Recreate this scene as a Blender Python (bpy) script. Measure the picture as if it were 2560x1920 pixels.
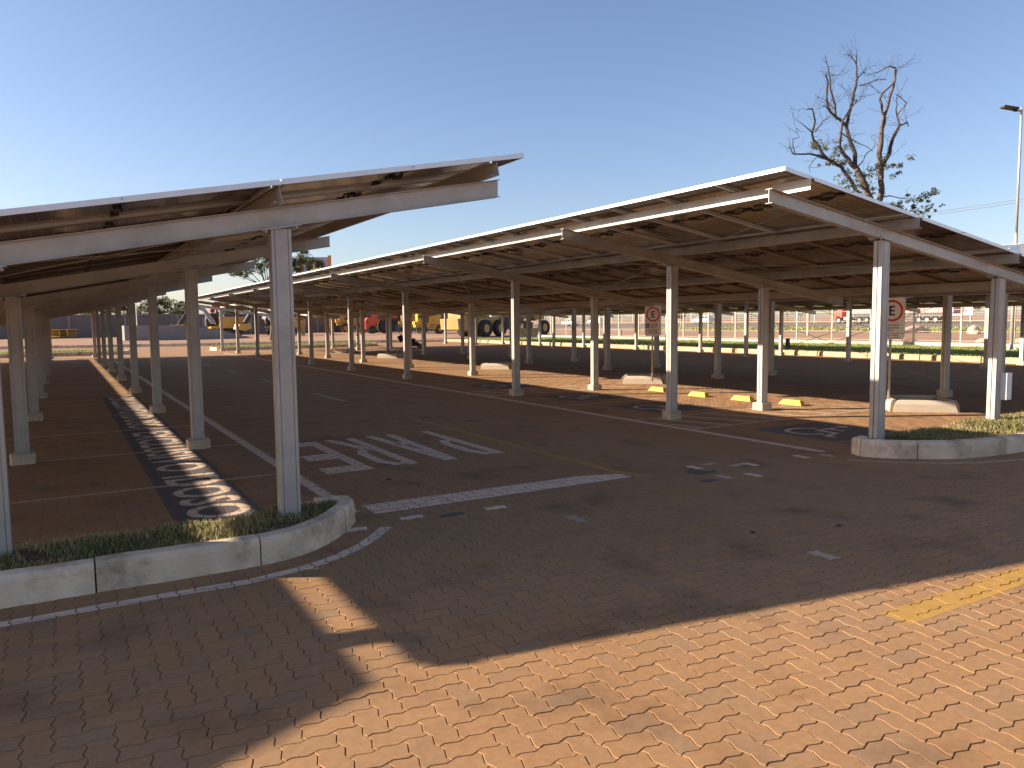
import bpy, bmesh, math, random
import numpy as np
from mathutils import Vector, Matrix, noise
from mathutils.geometry import tessellate_polygon
random.seed(7); rng=np.random.default_rng(7)
R_=math.radians
S=bpy.context.scene
COL=S.collection
for o in list(bpy.data.objects): bpy.data.objects.remove(o)

# ------------------------------------------------------------------ camera
cam=bpy.data.cameras.new('camera'); camo=bpy.data.objects.new('camera',cam); COL.objects.link(camo)
cam.sensor_width=36; cam.lens=36*1899.7/2560; cam.clip_start=.05; cam.clip_end=6000
yaw,pit,rol=R_(30.643),R_(4.75),R_(-0.669)
fw=Vector((math.sin(yaw),math.cos(yaw),0)); rt=Vector((math.cos(yaw),-math.sin(yaw),0)); up=Vector((0,0,1))
f2=fw*math.cos(pit)-up*math.sin(pit); u2=up*math.cos(pit)+fw*math.sin(pit)
r3=rt*math.cos(rol)+u2*math.sin(rol); u3=u2*math.cos(rol)-rt*math.sin(rol)
M=Matrix((r3,u3,-f2)).transposed().to_4x4(); M.translation=Vector((0,0,1.688))
camo.matrix_world=M
S.camera=camo
# ------------------------------------------------------------------ world, sun, exposure
KX,KY=2.22,1.30                      # horizontal run of a shadow per metre of height
EL=math.atan2(1,math.hypot(KX,KY)); AZ=math.atan2(-KX,KY)   # compass style, from +Y towards +X
w=bpy.data.worlds.new('World'); S.world=w; w.use_nodes=True
nt=w.node_tree; bg=nt.nodes['Background']
sky=nt.nodes.new('ShaderNodeTexSky'); sky.sky_type='NISHITA'; sky.sun_disc=False
sky.sun_elevation=EL; sky.sun_rotation=AZ; sky.altitude=300; sky.air_density=1.0; sky.dust_density=1.05; sky.ozone_density=3.4
tint=nt.nodes.new('ShaderNodeVectorMath'); tint.operation='MULTIPLY'; tint.inputs[1].default_value=(1.12,.965,.95)
nt.links.new(sky.outputs[0],tint.inputs[0]); nt.links.new(tint.outputs[0],bg.inputs[0]); bg.inputs[1].default_value=0.083
sl=bpy.data.lights.new('sun','SUN'); sl.energy=5.0; sl.angle=R_(0.55); sl.color=(1,.91,.76)
so=bpy.data.objects.new('sun',sl); COL.objects.link(so)
so.rotation_euler=Vector((KX,-KY,-1)).to_track_quat('-Z','Y').to_euler()
S.view_settings.view_transform='Standard'; S.view_settings.look='None'; S.view_settings.gamma=1
S.view_settings.exposure=1.28; S.view_settings.use_curve_mapping=False
S.render.resolution_x=1024; S.render.resolution_y=768
S.render.engine='CYCLES'
S.cycles.max_bounces=8; S.cycles.diffuse_bounces=4; S.cycles.transparent_max_bounces=8

# ------------------------------------------------------------------ materials
def newmat(n):
    m=bpy.data.materials.new(n); m.use_nodes=True
    return m,m.node_tree,m.node_tree.nodes['Principled BSDF']
def mat(name,col,rough=.7,metal=0.,var=.15,scale=3.,bump=0.,bscale=40.,spec=.5,dirt=None,dscale=1.2,obj=True,rand=0.,coat=0.):
    """base colour broken up by noise, optional dirt blotches, fine bump, per-object tint"""
    m,t,b=newmat(name); N=t.nodes; L=t.links
    tc=N.new('ShaderNodeTexCoord'); out=tc.outputs['Object'] if obj else tc.outputs['Generated']
    if not obj:
        g=N.new('ShaderNodeNewGeometry'); out=g.outputs['Position']
    n1=N.new('ShaderNodeTexNoise'); n1.inputs['Scale'].default_value=scale; n1.inputs['Detail'].default_value=6
    L.new(out,n1.inputs['Vector'])
    r=N.new('ShaderNodeMapRange'); r.inputs[1].default_value=.3; r.inputs[2].default_value=.7
    r.inputs[3].default_value=1-var; r.inputs[4].default_value=1+var; L.new(n1.outputs[0],r.inputs[0])
    c=N.new('ShaderNodeRGB'); c.outputs[0].default_value=(*col,1)
    v=N.new('ShaderNodeVectorMath'); v.operation='SCALE'; L.new(c.outputs[0],v.inputs[0]); L.new(r.outputs[0],v.inputs['Scale'])
    last=v.outputs[0]
    if dirt:
        n2=N.new('ShaderNodeTexNoise'); n2.inputs['Scale'].default_value=dscale; n2.inputs['Detail'].default_value=8; n2.inputs['Roughness'].default_value=.65
        L.new(out,n2.inputs['Vector'])
        r2=N.new('ShaderNodeMapRange'); r2.inputs[1].default_value=.48; r2.inputs[2].default_value=.68; L.new(n2.outputs[0],r2.inputs[0])
        mx=N.new('ShaderNodeMix'); mx.data_type='RGBA'; L.new(r2.outputs[0],mx.inputs[0]); L.new(last,mx.inputs[6]); mx.inputs[7].default_value=(*dirt,1)
        last=mx.outputs[2]
    if rand:
        oi=N.new('ShaderNodeObjectInfo'); r3_=N.new('ShaderNodeMapRange'); r3_.inputs[3].default_value=1-rand; r3_.inputs[4].default_value=1+rand
        L.new(oi.outputs['Random'],r3_.inputs[0]); v2=N.new('ShaderNodeVectorMath'); v2.operation='SCALE'
        L.new(last,v2.inputs[0]); L.new(r3_.outputs[0],v2.inputs['Scale']); last=v2.outputs[0]
    L.new(last,b.inputs['Base Color'])
    b.inputs['Roughness'].default_value=rough; b.inputs['Metallic'].default_value=metal; b.inputs['Specular IOR Level'].default_value=spec
    if coat: b.inputs['Coat Weight'].default_value=coat
    if bump:
        n3=N.new('ShaderNodeTexNoise'); n3.inputs['Scale'].default_value=bscale; n3.inputs['Detail'].default_value=5; L.new(out,n3.inputs['Vector'])
        bp=N.new('ShaderNodeBump'); bp.inputs['Strength'].default_value=bump; bp.inputs['Distance'].default_value=.01
        L.new(n3.outputs[0],bp.inputs['Height']); L.new(bp.outputs[0],b.inputs['Normal'])
    return m
MT={}
PAVE=(.335,.172,.076)
def paver_material(name,mode):
    m,t,b=newmat(name); N=t.nodes; L=t.links
    g=N.new('ShaderNodeNewGeometry')
    if mode=='attr':
        a=N.new('ShaderNodeAttribute'); a.attribute_name='tint'; src=a.outputs['Fac']
    elif mode=='obj':
        a=N.new('ShaderNodeObjectInfo'); src=a.outputs['Random']
    else:
        a=N.new('ShaderNodeTexBrick'); a.inputs['Scale'].default_value=1; a.inputs['Brick Width'].default_value=.22; a.inputs['Row Height'].default_value=.11
        a.inputs['Mortar Size'].default_value=.006; a.inputs['Color1'].default_value=(1,1,1,1); a.inputs['Color2'].default_value=(0,0,0,1); a.inputs['Mortar'].default_value=(.2,.2,.2,1)
        L.new(g.outputs['Position'],a.inputs['Vector']); src=a.outputs['Color']
    cr=N.new('ShaderNodeValToRGB'); e=cr.color_ramp.elements
    e[0].position=0; e[0].color=(.285,.165,.090,1); e[1].position=1; e[1].color=(.352,.182,.080,1)
    x=e.new(.12); x.color=(.312,.170,.083,1); x=e.new(.5); x.color=(*PAVE,1)
    L.new(src,cr.inputs[0])
    # dust film and darker stains, metres across
    n1=N.new('ShaderNodeTexNoise'); n1.inputs['Scale'].default_value=.55; n1.inputs['Detail'].default_value=9; n1.inputs['Roughness'].default_value=.62
    L.new(g.outputs['Position'],n1.inputs['Vector'])
    r=N.new('ShaderNodeMapRange'); r.inputs[1].default_value=.42; r.inputs[2].default_value=.72; r.inputs[4].default_value=.6; L.new(n1.outputs[0],r.inputs[0])
    mx=N.new('ShaderNodeMix'); mx.data_type='RGBA'; L.new(r.outputs[0],mx.inputs[0]); L.new(cr.outputs[0],mx.inputs[6]); mx.inputs[7].default_value=(.395,.222,.108,1)
    n2=N.new('ShaderNodeTexNoise'); n2.inputs['Scale'].default_value=28; n2.inputs['Detail'].default_value=6; L.new(g.outputs['Position'],n2.inputs['Vector'])
    r2=N.new('ShaderNodeMapRange'); r2.inputs[1].default_value=.3; r2.inputs[2].default_value=.7; r2.inputs[3].default_value=.90; r2.inputs[4].default_value=1.09; L.new(n2.outputs[0],r2.inputs[0])
    n4=N.new('ShaderNodeTexNoise'); n4.inputs['Scale'].default_value=1.7; n4.inputs['Detail'].default_value=7; L.new(g.outputs['Position'],n4.inputs['Vector'])
    r4=N.new('ShaderNodeMapRange'); r4.inputs[1].default_value=.54; r4.inputs[2].default_value=.72; r4.inputs[3].default_value=1; r4.inputs[4].default_value=.66; L.new(n4.outputs[0],r4.inputs[0])
    mu=N.new('ShaderNodeMath'); mu.operation='MULTIPLY'; L.new(r2.outputs[0],mu.inputs[0]); L.new(r4.outputs[0],mu.inputs[1])
    v=N.new('ShaderNodeVectorMath'); v.operation='SCALE'; L.new(mx.outputs[2],v.inputs[0]); L.new(mu.outputs[0],v.inputs['Scale'])
    L.new(v.outputs[0],b.inputs['Base Color']); b.inputs['Roughness'].default_value=.88; b.inputs['Specular IOR Level'].default_value=.25
    n3=N.new('ShaderNodeTexNoise'); n3.inputs['Scale'].default_value=220; n3.inputs['Detail'].default_value=4; L.new(g.outputs['Position'],n3.inputs['Vector'])
    bp=N.new('ShaderNodeBump'); bp.inputs['Strength'].default_value=.35; bp.inputs['Distance'].default_value=.002
    if mode=='far':
        ad=N.new('ShaderNodeMath'); ad.operation='MULTIPLY'; L.new(n3.outputs[0],ad.inputs[0]); ad.inputs[1].default_value=1
        L.new(ad.outputs[0],bp.inputs['Height'])
    else: L.new(n3.outputs[0],bp.inputs['Height'])
    L.new(bp.outputs[0],b.inputs['Normal'])
    return m
MT['pav_attr']=paver_material('paver_concrete_field','attr'); MT['pav_obj']=paver_material('paver_concrete','obj'); MT['pav_far']=paver_material('paver_surface','far')
MT['sand']=mat('joint_sand',(.42,.24,.12),.95,var=.3,scale=14,bump=.8,bscale=90,obj=False,spec=.1)
def paint(name,col,wear=(.335,.172,.076),amt=.55):
    m=mat(name,col,.75,var=.08,scale=6,obj=False,bump=.2,bscale=160,spec=.3)
    t=m.node_tree; N=t.nodes; L=t.links; b=N['Principled BSDF']
    src=b.inputs['Base Color'].links[0].from_socket
    g=N.new('ShaderNodeNewGeometry'); n=N.new('ShaderNodeTexNoise'); n.inputs['Scale'].default_value=7; n.inputs['Detail'].default_value=10; n.inputs['Roughness'].default_value=.75
    L.new(g.outputs['Position'],n.inputs['Vector']); r=N.new('ShaderNodeMapRange'); r.inputs[1].default_value=.44; r.inputs[2].default_value=.66; r.inputs[4].default_value=amt; L.new(n.outputs[0],r.inputs[0])
    mx=N.new('ShaderNodeMix'); mx.data_type='RGBA'; L.new(r.outputs[0],mx.inputs[0]); L.new(src,mx.inputs[6]); mx.inputs[7].default_value=(*wear,1); L.new(mx.outputs[2],b.inputs['Base Color'])
    return m
MT['white_paint']=paint('white_road_paint',(.74,.53,.38),amt=.25)
MT['faded_white']=paint('faded_white_road_paint',(.52,.35,.23),amt=.4)
MT['blue_paint']=paint('blue_road_paint',(.105,.092,.090),wear=(.16,.10,.065),amt=.6)
MT['yellow_paint']=paint('yellow_road_paint',(.46,.245,.05),amt=.45)
MT['galv']=mat('galvanised_steel',(.44,.395,.345),.42,metal=.2,var=.08,scale=5,bump=.05,bscale=30,dirt=(.33,.285,.24),dscale=1.6)
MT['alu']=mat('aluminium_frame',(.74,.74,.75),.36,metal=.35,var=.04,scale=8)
MT['lip']=mat('shaded_frame_underside',(.20,.165,.135),.6,metal=.2,var=.1,scale=4)  # darker copy of the aluminium frame, shade under the panels put into its colour
MT['concrete']=mat('kerb_concrete',(.72,.55,.38),.9,var=.15,scale=5,bump=.8,bscale=45,dirt=(.36,.25,.165),dscale=3.1,spec=.2,rand=.08)
MT['planter']=mat('cream_planter_concrete',(.58,.47,.35),.9,var=.08,scale=3,bump=.3,bscale=45,dirt=(.42,.32,.22),dscale=1.5,spec=.2)
MT['pad']=mat('footing_concrete',(.56,.44,.31),.9,var=.18,scale=9,bump=.8,bscale=40,dirt=(.26,.20,.15),dscale=6,spec=.2,rand=.1)
MT['curbline']=mat('ochre_kerb_concrete',(.50,.37,.22),.9,var=.12,scale=3,bump=.5,bscale=30,spec=.2,rand=.06)
MT['soil']=mat('island_soil',(.16,.095,.055),.95,var=.35,scale=18,bump=1,bscale=60,obj=False,spec=.1)
MT['black']=mat('black_plastic',(.012,.012,.013),.45,var=.1)
MT['rubber']=mat('tyre_rubber',(.022,.021,.02),.85,var=.2,scale=6,dirt=(.10,.07,.05),dscale=3)
MT['yelstop']=mat('yellow_wheel_stop_paint',(.62,.42,.07),.8,var=.1,scale=12,bump=.3,dirt=(.45,.29,.12),dscale=9)
MT['dirt']=mat('red_earth',(.37,.205,.125),.97,var=.18,scale=.12,bump=.8,bscale=1.5,obj=False,spec=.1,dirt=(.42,.28,.18),dscale=.05)
MT['asphalt']=mat('asphalt',(.17,.14,.12),.9,var=.15,scale=.4,obj=False,dirt=(.17,.145,.12),dscale=.1,spec=.3)
MT['lawn']=mat('lawn_base',(.26,.26,.08),.95,var=.3,scale=.8,obj=False,dirt=(.17,.145,.05),dscale=.5,spec=.1)
MT['blockwall']=mat('grey_block_wall',(.17,.145,.135),.9,var=.2,scale=.25,obj=False,dirt=(.18,.15,.15),dscale=.12,spec=.2,bump=.5,bscale=4)
MT['ramp']=mat('grey_ramp_render',(.25,.225,.215),.9,var=.16,scale=.5,obj=False,dirt=(.30,.27,.26),dscale=.3,spec=.2)
MT['creamwall']=mat('cream_low_wall',(.54,.45,.34),.9,var=.1,scale=.6,obj=False,dirt=(.45,.33,.22),dscale=.4,spec=.2)
MT['wood']=mat('pale_post',(.50,.40,.30),.8,var=.1,scale=2)
MT['bark']=mat('bark',(.115,.082,.066),.95,var=.35,scale=5,bump=.6,bscale=14)
MT['bark_dark']=mat('dark_branch',(.055,.042,.038),.95,var=.3,scale=5)
MT['yellow']=mat('machine_yellow_paint',(.62,.33,.035),.42,var=.06,scale=1,dirt=(.50,.30,.09),dscale=1.2,coat=.2)
MT['yellow_dull']=mat('worn_yellow_paint',(.42,.25,.05),.65,var=.15,scale=1.2,dirt=(.28,.18,.09),dscale=1.5)
MT['red']=mat('machine_red_paint',(.60,.060,.025),.40,var=.06,scale=1,coat=.25)
MT['red_dark']=mat('dark_red_paint',(.33,.03,.03),.5,var=.1,scale=1)
MT['darkmetal']=mat('dark_machine_metal',(.05,.048,.045),.6,metal=.3,var=.25,scale=2,dirt=(.13,.095,.07),dscale=2)
MT['greymetal']=mat('grey_machine_metal',(.30,.30,.30),.55,metal=.3,var=.2,scale=2)
MT['glass']=mat('dark_window_glass',(.02,.028,.035),.06,var=.05,coat=.3)
MT['white']=mat('white_car_paint',(.78,.77,.75),.35,var=.03,coat=.4)
MT['pink']=mat('faded_red_trailer_paint',(.55,.24,.22),.6,var=.1,scale=1)
MT['navy']=mat('dark_blue_panel',(.03,.04,.07),.5,var=.1)
MT['orange']=mat('orange_pylon_paint',(.60,.29,.10),.6,var=.06)
MT['lilac']=mat('grey_sign_face',(.40,.39,.46),.5,var=.06)
MT['signblack']=mat('sign_black',(.012,.011,.014),.5,var=.1)
MT['logo_yellow']=mat('logo_yellow',(.62,.48,.10),.55,var=.05)
MT['signwhite']=mat('sign_white_sheet',(.88,.80,.70),.5,var=.05,scale=9)
MT['signred']=mat('sign_red_sheet',(.62,.015,.02),.45,var=.05,scale=9)
MT['signblue']=mat('sign_blue_sheet',(.015,.09,.30),.45,var=.05,scale=9)
MT['rock']=mat('pale_rubble',(.50,.34,.23),.95,var=.2,scale=1.5,bump=1,bscale=5)
# bifacial panel glass: dark cells, pale grid lines in the panel's own coordinates
def glass_mat():
    m,t,b=newmat('solar_cell_glass'); N=t.nodes; L=t.links
    tc=N.new('ShaderNodeTexCoord'); br=N.new('ShaderNodeTexBrick'); br.offset=0
    for k,vv in (('Scale',1),('Brick Width',.0835),('Row Height',.166),('Mortar Size',.0032)): br.inputs[k].default_value=vv
    br.inputs['Color1'].default_value=(.115,.080,.057,1); br.inputs['Color2'].default_value=(.135,.092,.064,1); br.inputs['Mortar'].default_value=(.50,.40,.31,1)
    L.new(tc.outputs['Object'],br.inputs['Vector'])
    n=N.new('ShaderNodeTexNoise'); n.inputs['Scale'].default_value=3.5; n.inputs['Detail'].default_value=8; L.new(tc.outputs['Object'],n.inputs['Vector'])
    r=N.new('ShaderNodeMapRange'); r.inputs[1].default_value=.4; r.inputs[2].default_value=.75; r.inputs[4].default_value=.35; L.new(n.outputs[0],r.inputs[0])
    mx=N.new('ShaderNodeMix'); mx.data_type='RGBA'; L.new(r.outputs[0],mx.inputs[0]); L.new(br.outputs[0],mx.inputs[6]); mx.inputs[7].default_value=(.22,.15,.10,1)
    oi=N.new('ShaderNodeObjectInfo'); rr=N.new('ShaderNodeMapRange'); rr.inputs[3].default_value=.85; rr.inputs[4].default_value=1.2; L.new(oi.outputs['Random'],rr.inputs[0])
    v=N.new('ShaderNodeVectorMath'); v.operation='SCALE'; L.new(mx.outputs[2],v.inputs[0]); L.new(rr.outputs[0],v.inputs['Scale'])
    L.new(v.outputs[0],b.inputs['Base Color']); b.inputs['Roughness'].default_value=.16; b.inputs['IOR'].default_value=1.5
    return m
MT['cell']=glass_mat()
def leaf_mat(name,c1,c2):
    m,t,b=newmat(name); N=t.nodes; L=t.links
    a=N.new('ShaderNodeAttribute'); a.attribute_name='tint'; cr=N.new('ShaderNodeValToRGB')
    cr.color_ramp.elements[0].color=(*c1,1); cr.color_ramp.elements[1].color=(*c2,1); L.new(a.outputs['Fac'],cr.inputs[0]); L.new(cr.outputs[0],b.inputs['Base Color'])
    b.inputs['Roughness'].default_value=.65; b.inputs['Specular IOR Level'].default_value=.3
    tr=N.new('ShaderNodeBsdfTranslucent'); L.new(cr.outputs[0],tr.inputs[0]); ms=N.new('ShaderNodeMixShader'); ms.inputs[0].default_value=.3
    L.new(b.outputs[0],ms.inputs[1]); L.new(tr.outputs[0],ms.inputs[2]); L.new(ms.outputs[0],N['Material Output'].inputs[0])
    return m
MT['leaf']=leaf_mat('foliage_green',(.045,.065,.018),(.12,.125,.045))
MT['leaf_dusty']=leaf_mat('foliage_dusty',(.075,.085,.038),(.17,.155,.075))
MT['grass']=leaf_mat('grass_blades',(.12,.145,.035),(.48,.35,.17))
MT['grassfar']=leaf_mat('lawn_blades',(.20,.24,.05),(.40,.37,.12))

# ------------------------------------------------------------------ mesh helpers
class MB:
    def __init__(s): s.v=[]; s.f=[]; s.mi=[]
    def add(s,vs,fs,mi=0):
        b=len(s.v); s.v+= [tuple(p) for p in vs]; s.f+= [[b+i for i in f] for f in fs]; s.mi+=[mi]*len(fs); return s
    def box(s,x0,x1,y0,y1,z0,z1,mi=0,M=None):
        vs=[Vector(p) for p in [(x0,y0,z0),(x1,y0,z0),(x1,y1,z0),(x0,y1,z0),(x0,y0,z1),(x1,y0,z1),(x1,y1,z1),(x0,y1,z1)]]
        if M: vs=[M@p for p in vs]
        return s.add(vs,[(0,3,2,1),(4,5,6,7),(0,1,5,4),(1,2,6,5),(2,3,7,6),(3,0,4,7)],mi)
    def tube(s,a,b,r0,r1=None,n=8,mi=0,cap=True):
        a=Vector(a); b=Vector(b); r1=r0 if r1 is None else r1
        d=(b-a); 
        if d.length<1e-9: return s
        d.normalize(); p=d.orthogonal().normalized(); q=d.cross(p)
        vs=[]
        for c,r in((a,r0),(b,r1)):
            for i in range(n):
                t=2*math.pi*i/n; vs.append(c+p*(r*math.cos(t))+q*(r*math.sin(t)))
        fs=[(i,(i+1)%n,n+(i+1)%n,n+i) for i in range(n)]
        if cap: fs+= [tuple(range(n))[::-1],tuple(range(n,2*n))]
        return s.add(vs,fs,mi)
    def prism(s,pts,axis,a,b,mi=0,inset=0):
        """polygon pts in the two other axes, extruded along axis from a to b"""
        def P(u,v,w): return {'x':(w,u,v),'y':(u,w,v),'z':(u,v,w)}[axis]
        n=len(pts); vs=[P(u,v,a) for u,v in pts]+[P(u,v,b) for u,v in pts]
        fs=[(i,(i+1)%n,n+(i+1)%n,n+i) for i in range(n)]+[tuple(range(n))[::-1],tuple(range(n,2*n))]
        return s.add(vs,fs,mi)
    def mesh(s,name,mats,smooth=False,bevel=0):
        me=bpy.data.meshes.new(name); me.from_pydata(s.v,[],s.f)
        for m in (mats if isinstance(mats,(list,tuple)) else [mats]): me.materials.append(MT[m])
        if len(me.materials)>1: me.polygons.foreach_set('material_index',s.mi)
        bm=bmesh.new(); bm.from_mesh(me); bmesh.ops.recalc_face_normals(bm,faces=bm.faces)
        if bevel: 
            bmesh.ops.remove_doubles(bm,verts=bm.verts,dist=1e-5)
            es=[e for e in bm.edges if len(e.link_faces)==2 and e.calc_face_angle(0)>.5]
            bmesh.ops.bevel(bm,geom=es,offset=bevel,segments=2,affect='EDGES',profile=.6)
        bm.to_mesh(me); bm.free()
        if smooth: me.polygons.foreach_set('use_smooth',[True]*len(me.polygons))
        me.update(); return me
    def obj(s,name,mats,parent=None,smooth=False,bevel=0,loc=None,rz=None):
        return link(name,s.mesh(name,mats,smooth,bevel),parent,loc,rz)
def link(name,me,parent=None,loc=None,rz=None):
    o=bpy.data.objects.new(name,me); COL.objects.link(o)
    if parent: o.parent=parent
    if loc is not None: o.location=loc
    if rz is not None: o.rotation_euler=(0,0,rz)
    return o
def thing(name,label,cat,loc=(0,0,0),rz=0,group=None):
    o=link(name,None,None,loc,rz); return tag(o,label,cat,group)
def tag(o,label,cat,group=None):
    o['label']=label; o['category']=cat
    if group: o['group']=group
    return o
def struct(o): o['kind']='structure'; return o
def stuff(o,label=None):
    o['kind']='stuff'
    if label: o['label']=label
    return o
def copy_tree(o,parent=None):
    c=o.copy(); COL.objects.link(c); c.parent=parent
    for ch in o.children: copy_tree(ch,c)
    return c
def sheet(name,pts,z,m):
    me=bpy.data.meshes.new(name); me.from_pydata([(x,y,z if not callable(z) else z(x,y)) for x,y in pts],[],[list(range(len(pts)))]); me.materials.append(MT[m]); return me
def np_mesh(name,V,F,m,tint=None):
    """V (n,3), F (k,3 or 4) index array"""
    me=bpy.data.meshes.new(name); me.vertices.add(len(V)); me.vertices.foreach_set('co',np.asarray(V,np.float32).ravel())
    k=F.shape[1]; me.loops.add(F.size); me.loops.foreach_set('vertex_index',F.ravel().astype(np.int32))
    me.polygons.add(len(F)); me.polygons.foreach_set('loop_start',np.arange(0,F.size,k,dtype=np.int32)); me.polygons.foreach_set('loop_total',np.full(len(F),k,np.int32))
    me.update(calc_edges=True); me.polygons.foreach_set('use_smooth',np.zeros(len(F),bool))
    if tint is not None:
        a=me.attributes.new('tint','FLOAT','FACE'); a.data.foreach_set('value',np.asarray(tint,np.float32))
    me.materials.append(MT[m]); return me

# ------------------------------------------------------------------ ground sheets
def grid_sheet(name,x0,x1,y0,y1,nx,ny,zf,m):
    X=np.linspace(x0,x1,nx+1); Y=np.linspace(y0,y1,ny+1)
    V=[(x,y,zf(x,y)) for y in Y for x in X]; F=np.array([(j*(nx+1)+i,j*(nx+1)+i+1,(j+1)*(nx+1)+i+1,(j+1)*(nx+1)+i) for j in range(ny) for i in range(nx)])
    return link(name,np_mesh(name,np.array(V),F,m))
def ss(a,b,x):
    t=min(1,max(0,(x-a)/(b-a))); return t*t*(3-2*t)
def earth(x,y):
    z=-.03+.0*x
    if x>28: z=-.03+.05*ss(29,38,x)+.62*ss(96,118,x)+.5*ss(118,124,x)*ss(90,200,y)
    return z+(.10*noise.noise(Vector((x*.07,y*.07,0))) if (x>39 and x<96) or (y>84 and x<39) else 0)
struct(grid_sheet('earth_ground',-3000,3000,-60,-40,1,1,lambda x,y:-.04,'dirt'))
bpy.data.objects.remove(bpy.data.objects['earth_ground'])
gx=sorted(set([-3000,-600,-200,-80,-40,-20,-5,5,15,25,29,34,38,39,45,52,60,70,80,90,96,98,100,104,108,112,116,118,120,122,124,130,150,200,400,900,3000]+list(range(-20,100,5))))
gy=sorted(set([-300,-60,-20,0,20,40,60,66]+list(range(66,200,5))+[220,260,320,500,900,3000]))
V=np.array([(x,y,earth(x,y)) for y in gy for x in gx]); nx=len(gx)
F=np.array([(j*nx+i,j*nx+i+1,(j+1)*nx+i+1,(j+1)*nx+i) for j in range(len(gy)-1) for i in range(nx-1)])
ground=struct(link('earth_ground',np_mesh('earth_ground',V,F,'dirt')))
# paved yard: sand bed where the pavers are built, plain paved surface beyond
PX0,PX1,PY0,PY1=-6,16.5,.4,21.
pave=struct(link('pavement',sheet('pavement',[(PX0,PY0),(PX1,PY0),(PX1,PY1),(PX0,PY1)],-.0065,'sand')))
V=[(-40,-25,0),(28.9,-25,0),(28.9,58.6,0),(-40,80,0),(PX0,PY0,0),(PX1,PY0,0),(PX1,PY1,0),(PX0,PY1,0)]
me=bpy.data.meshes.new('paved_surface'); me.from_pydata(V,[],[(0,1,5,4),(1,2,6,5),(2,3,7,6),(3,0,4,7)]); me.materials.append(MT['pav_far'])
struct(link('paved_surface',me,pave))
# ------------------------------------------------------------------ pavers (interlocking, 90 degree herringbone)
U=.1105
def hcurve(): return [(0,0),(.24,.085),(.76,-.085)]
def outline():
    pts=[]
    hc=hcurve()
    for k in range(2): pts+=[(k+t,h) for t,h in hc]
    pts+=[(2-h,t) for t,h in hc]                      # right side going up: x offset -h
    for k in (2,1): pts+=[(k,1)]+[(k-1+t,1+h) for t,h in hc[::-1][:2]]
    pts+=[(0,1)]+[(-h,t) for t,h in hc[::-1][:2]]
    return pts
OUT=[Vector((x*U,y*U)) for x,y in outline()]
NP=len(OUT)
cen=sum(OUT,Vector((0,0)))/NP
def inset(poly,d):
    n=len(poly); r=[]
    for i in range(n):
        a,b,c=poly[i-1],poly[i],poly[(i+1)%n]
        e1=(b-a).normalized(); e2=(c-b).normalized(); n1=Vector((-e1.y,e1.x)); n2=Vector((-e2.y,e2.x)); m=(n1+n2); m=m/max(m.length_squared,.3)*2*.5*1.0
        k=1/max(.4,(1+n1.dot(n2))/2)
        r.append(b+(n1+n2)*.5*d*k)
    return r
TOP=inset(OUT,.0036); BOT=inset(OUT,.0010)
tris=tessellate_polygon([[Vector((p.x,p.y,0)) for p in TOP]])
TRI=[tuple(t) for t in tris]
TOPA=np.array([(p.x-cen.x,p.y-cen.y) for p in TOP]); BOTA=np.array([(p.x-cen.x,p.y-cen.y) for p in BOT])
pav=[]   # (cx,cy,rot,dz,sx,sy,tint)
i0,i1=int(PX0/U)-1,int(PX1/U)+1; j0,j1=int(PY0/U)-1,int(PY1/U)+1
for j in range(j0,j1):
    for i in range(i0,i1):
        k=(i-j)%4
        if k not in(0,3): continue
        if k==0: cx,cy,ro=(i*U+cen.x,j*U+cen.y,0)
        else:    cx,cy,ro=(i*U+U-cen.y,j*U+cen.x,1)
        if not(PX0+.05<cx<PX1-.05 and PY0+.05<cy<PY1-.05): continue
        # keep what the camera, or one a few steps aside, can see
        if cy<5 and (cx<-2.6 or cx>9.0+ (cy-1)*1.2): continue
        if cx<-3.2 : continue
        tint=.12+.88*random.random() if random.random()>.11 else random.random()*.1
        pav.append((cx,cy,ro,random.uniform(-.0012,.001),random.uniform(-.006,.006),random.uniform(-.006,.006),tint))
def ptop(ro):
    A=TOPA if ro==0 else np.stack([-TOPA[:,1],TOPA[:,0]],1)
    B=BOTA if ro==0 else np.stack([-BOTA[:,1],BOTA[:,0]],1)
    return A,B
PT=[ptop(0),ptop(1)]
# choose the 300 that show largest (nearest in view) as single objects
def camdepth(x,y):
    d=Vector((x,y,-1.688)); z=d.dot(f2)
    return z, 1280+1899.7*d.dot(r3)/z if z>0 else -1e9, 960-1899.7*d.dot(u3)/z if z>0 else -1e9
cand=[]
for n,p in enumerate(pav):
    z,px,py=camdepth(p[0],p[1])
    if z>0 and -30<px<2590 and py<1950: cand.append((z,n))
cand.sort(); single=set(n for z,n in cand[:300])
def paver_mesh(ro):
    A,B=PT[ro]; vs=[(x,y,0) for x,y in A]+[(x,y,-.0075) for x,y in B]
    fs=[tuple(range(NP))]+[(i,NP+i,NP+(i+1)%NP,(i+1)%NP) for i in range(NP)]
    me=bpy.data.meshes.new('paver'); me.from_pydata(vs,[],fs); me.materials.append(MT['pav_obj'])
    bm=bmesh.new(); bm.from_mesh(me); bmesh.ops.triangulate(bm,faces=[f for f in bm.faces if len(f.verts)>4]); bm.to_mesh(me); bm.free(); return me
PM=[paver_mesh(0),paver_mesh(1)]
for n in sorted(single):
    cx,cy,ro,dz,sx,sy,ti=pav[n]
    o=link('paver',PM[ro],pave,(cx,cy,dz)); o.rotation_euler=(sy,-sx,0)
rest=[p for n,p in enumerate(pav) if n not in single]
tri=np.array(TRI); nt_=len(tri)
VV=[];FF=[];TT=[]
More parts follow.
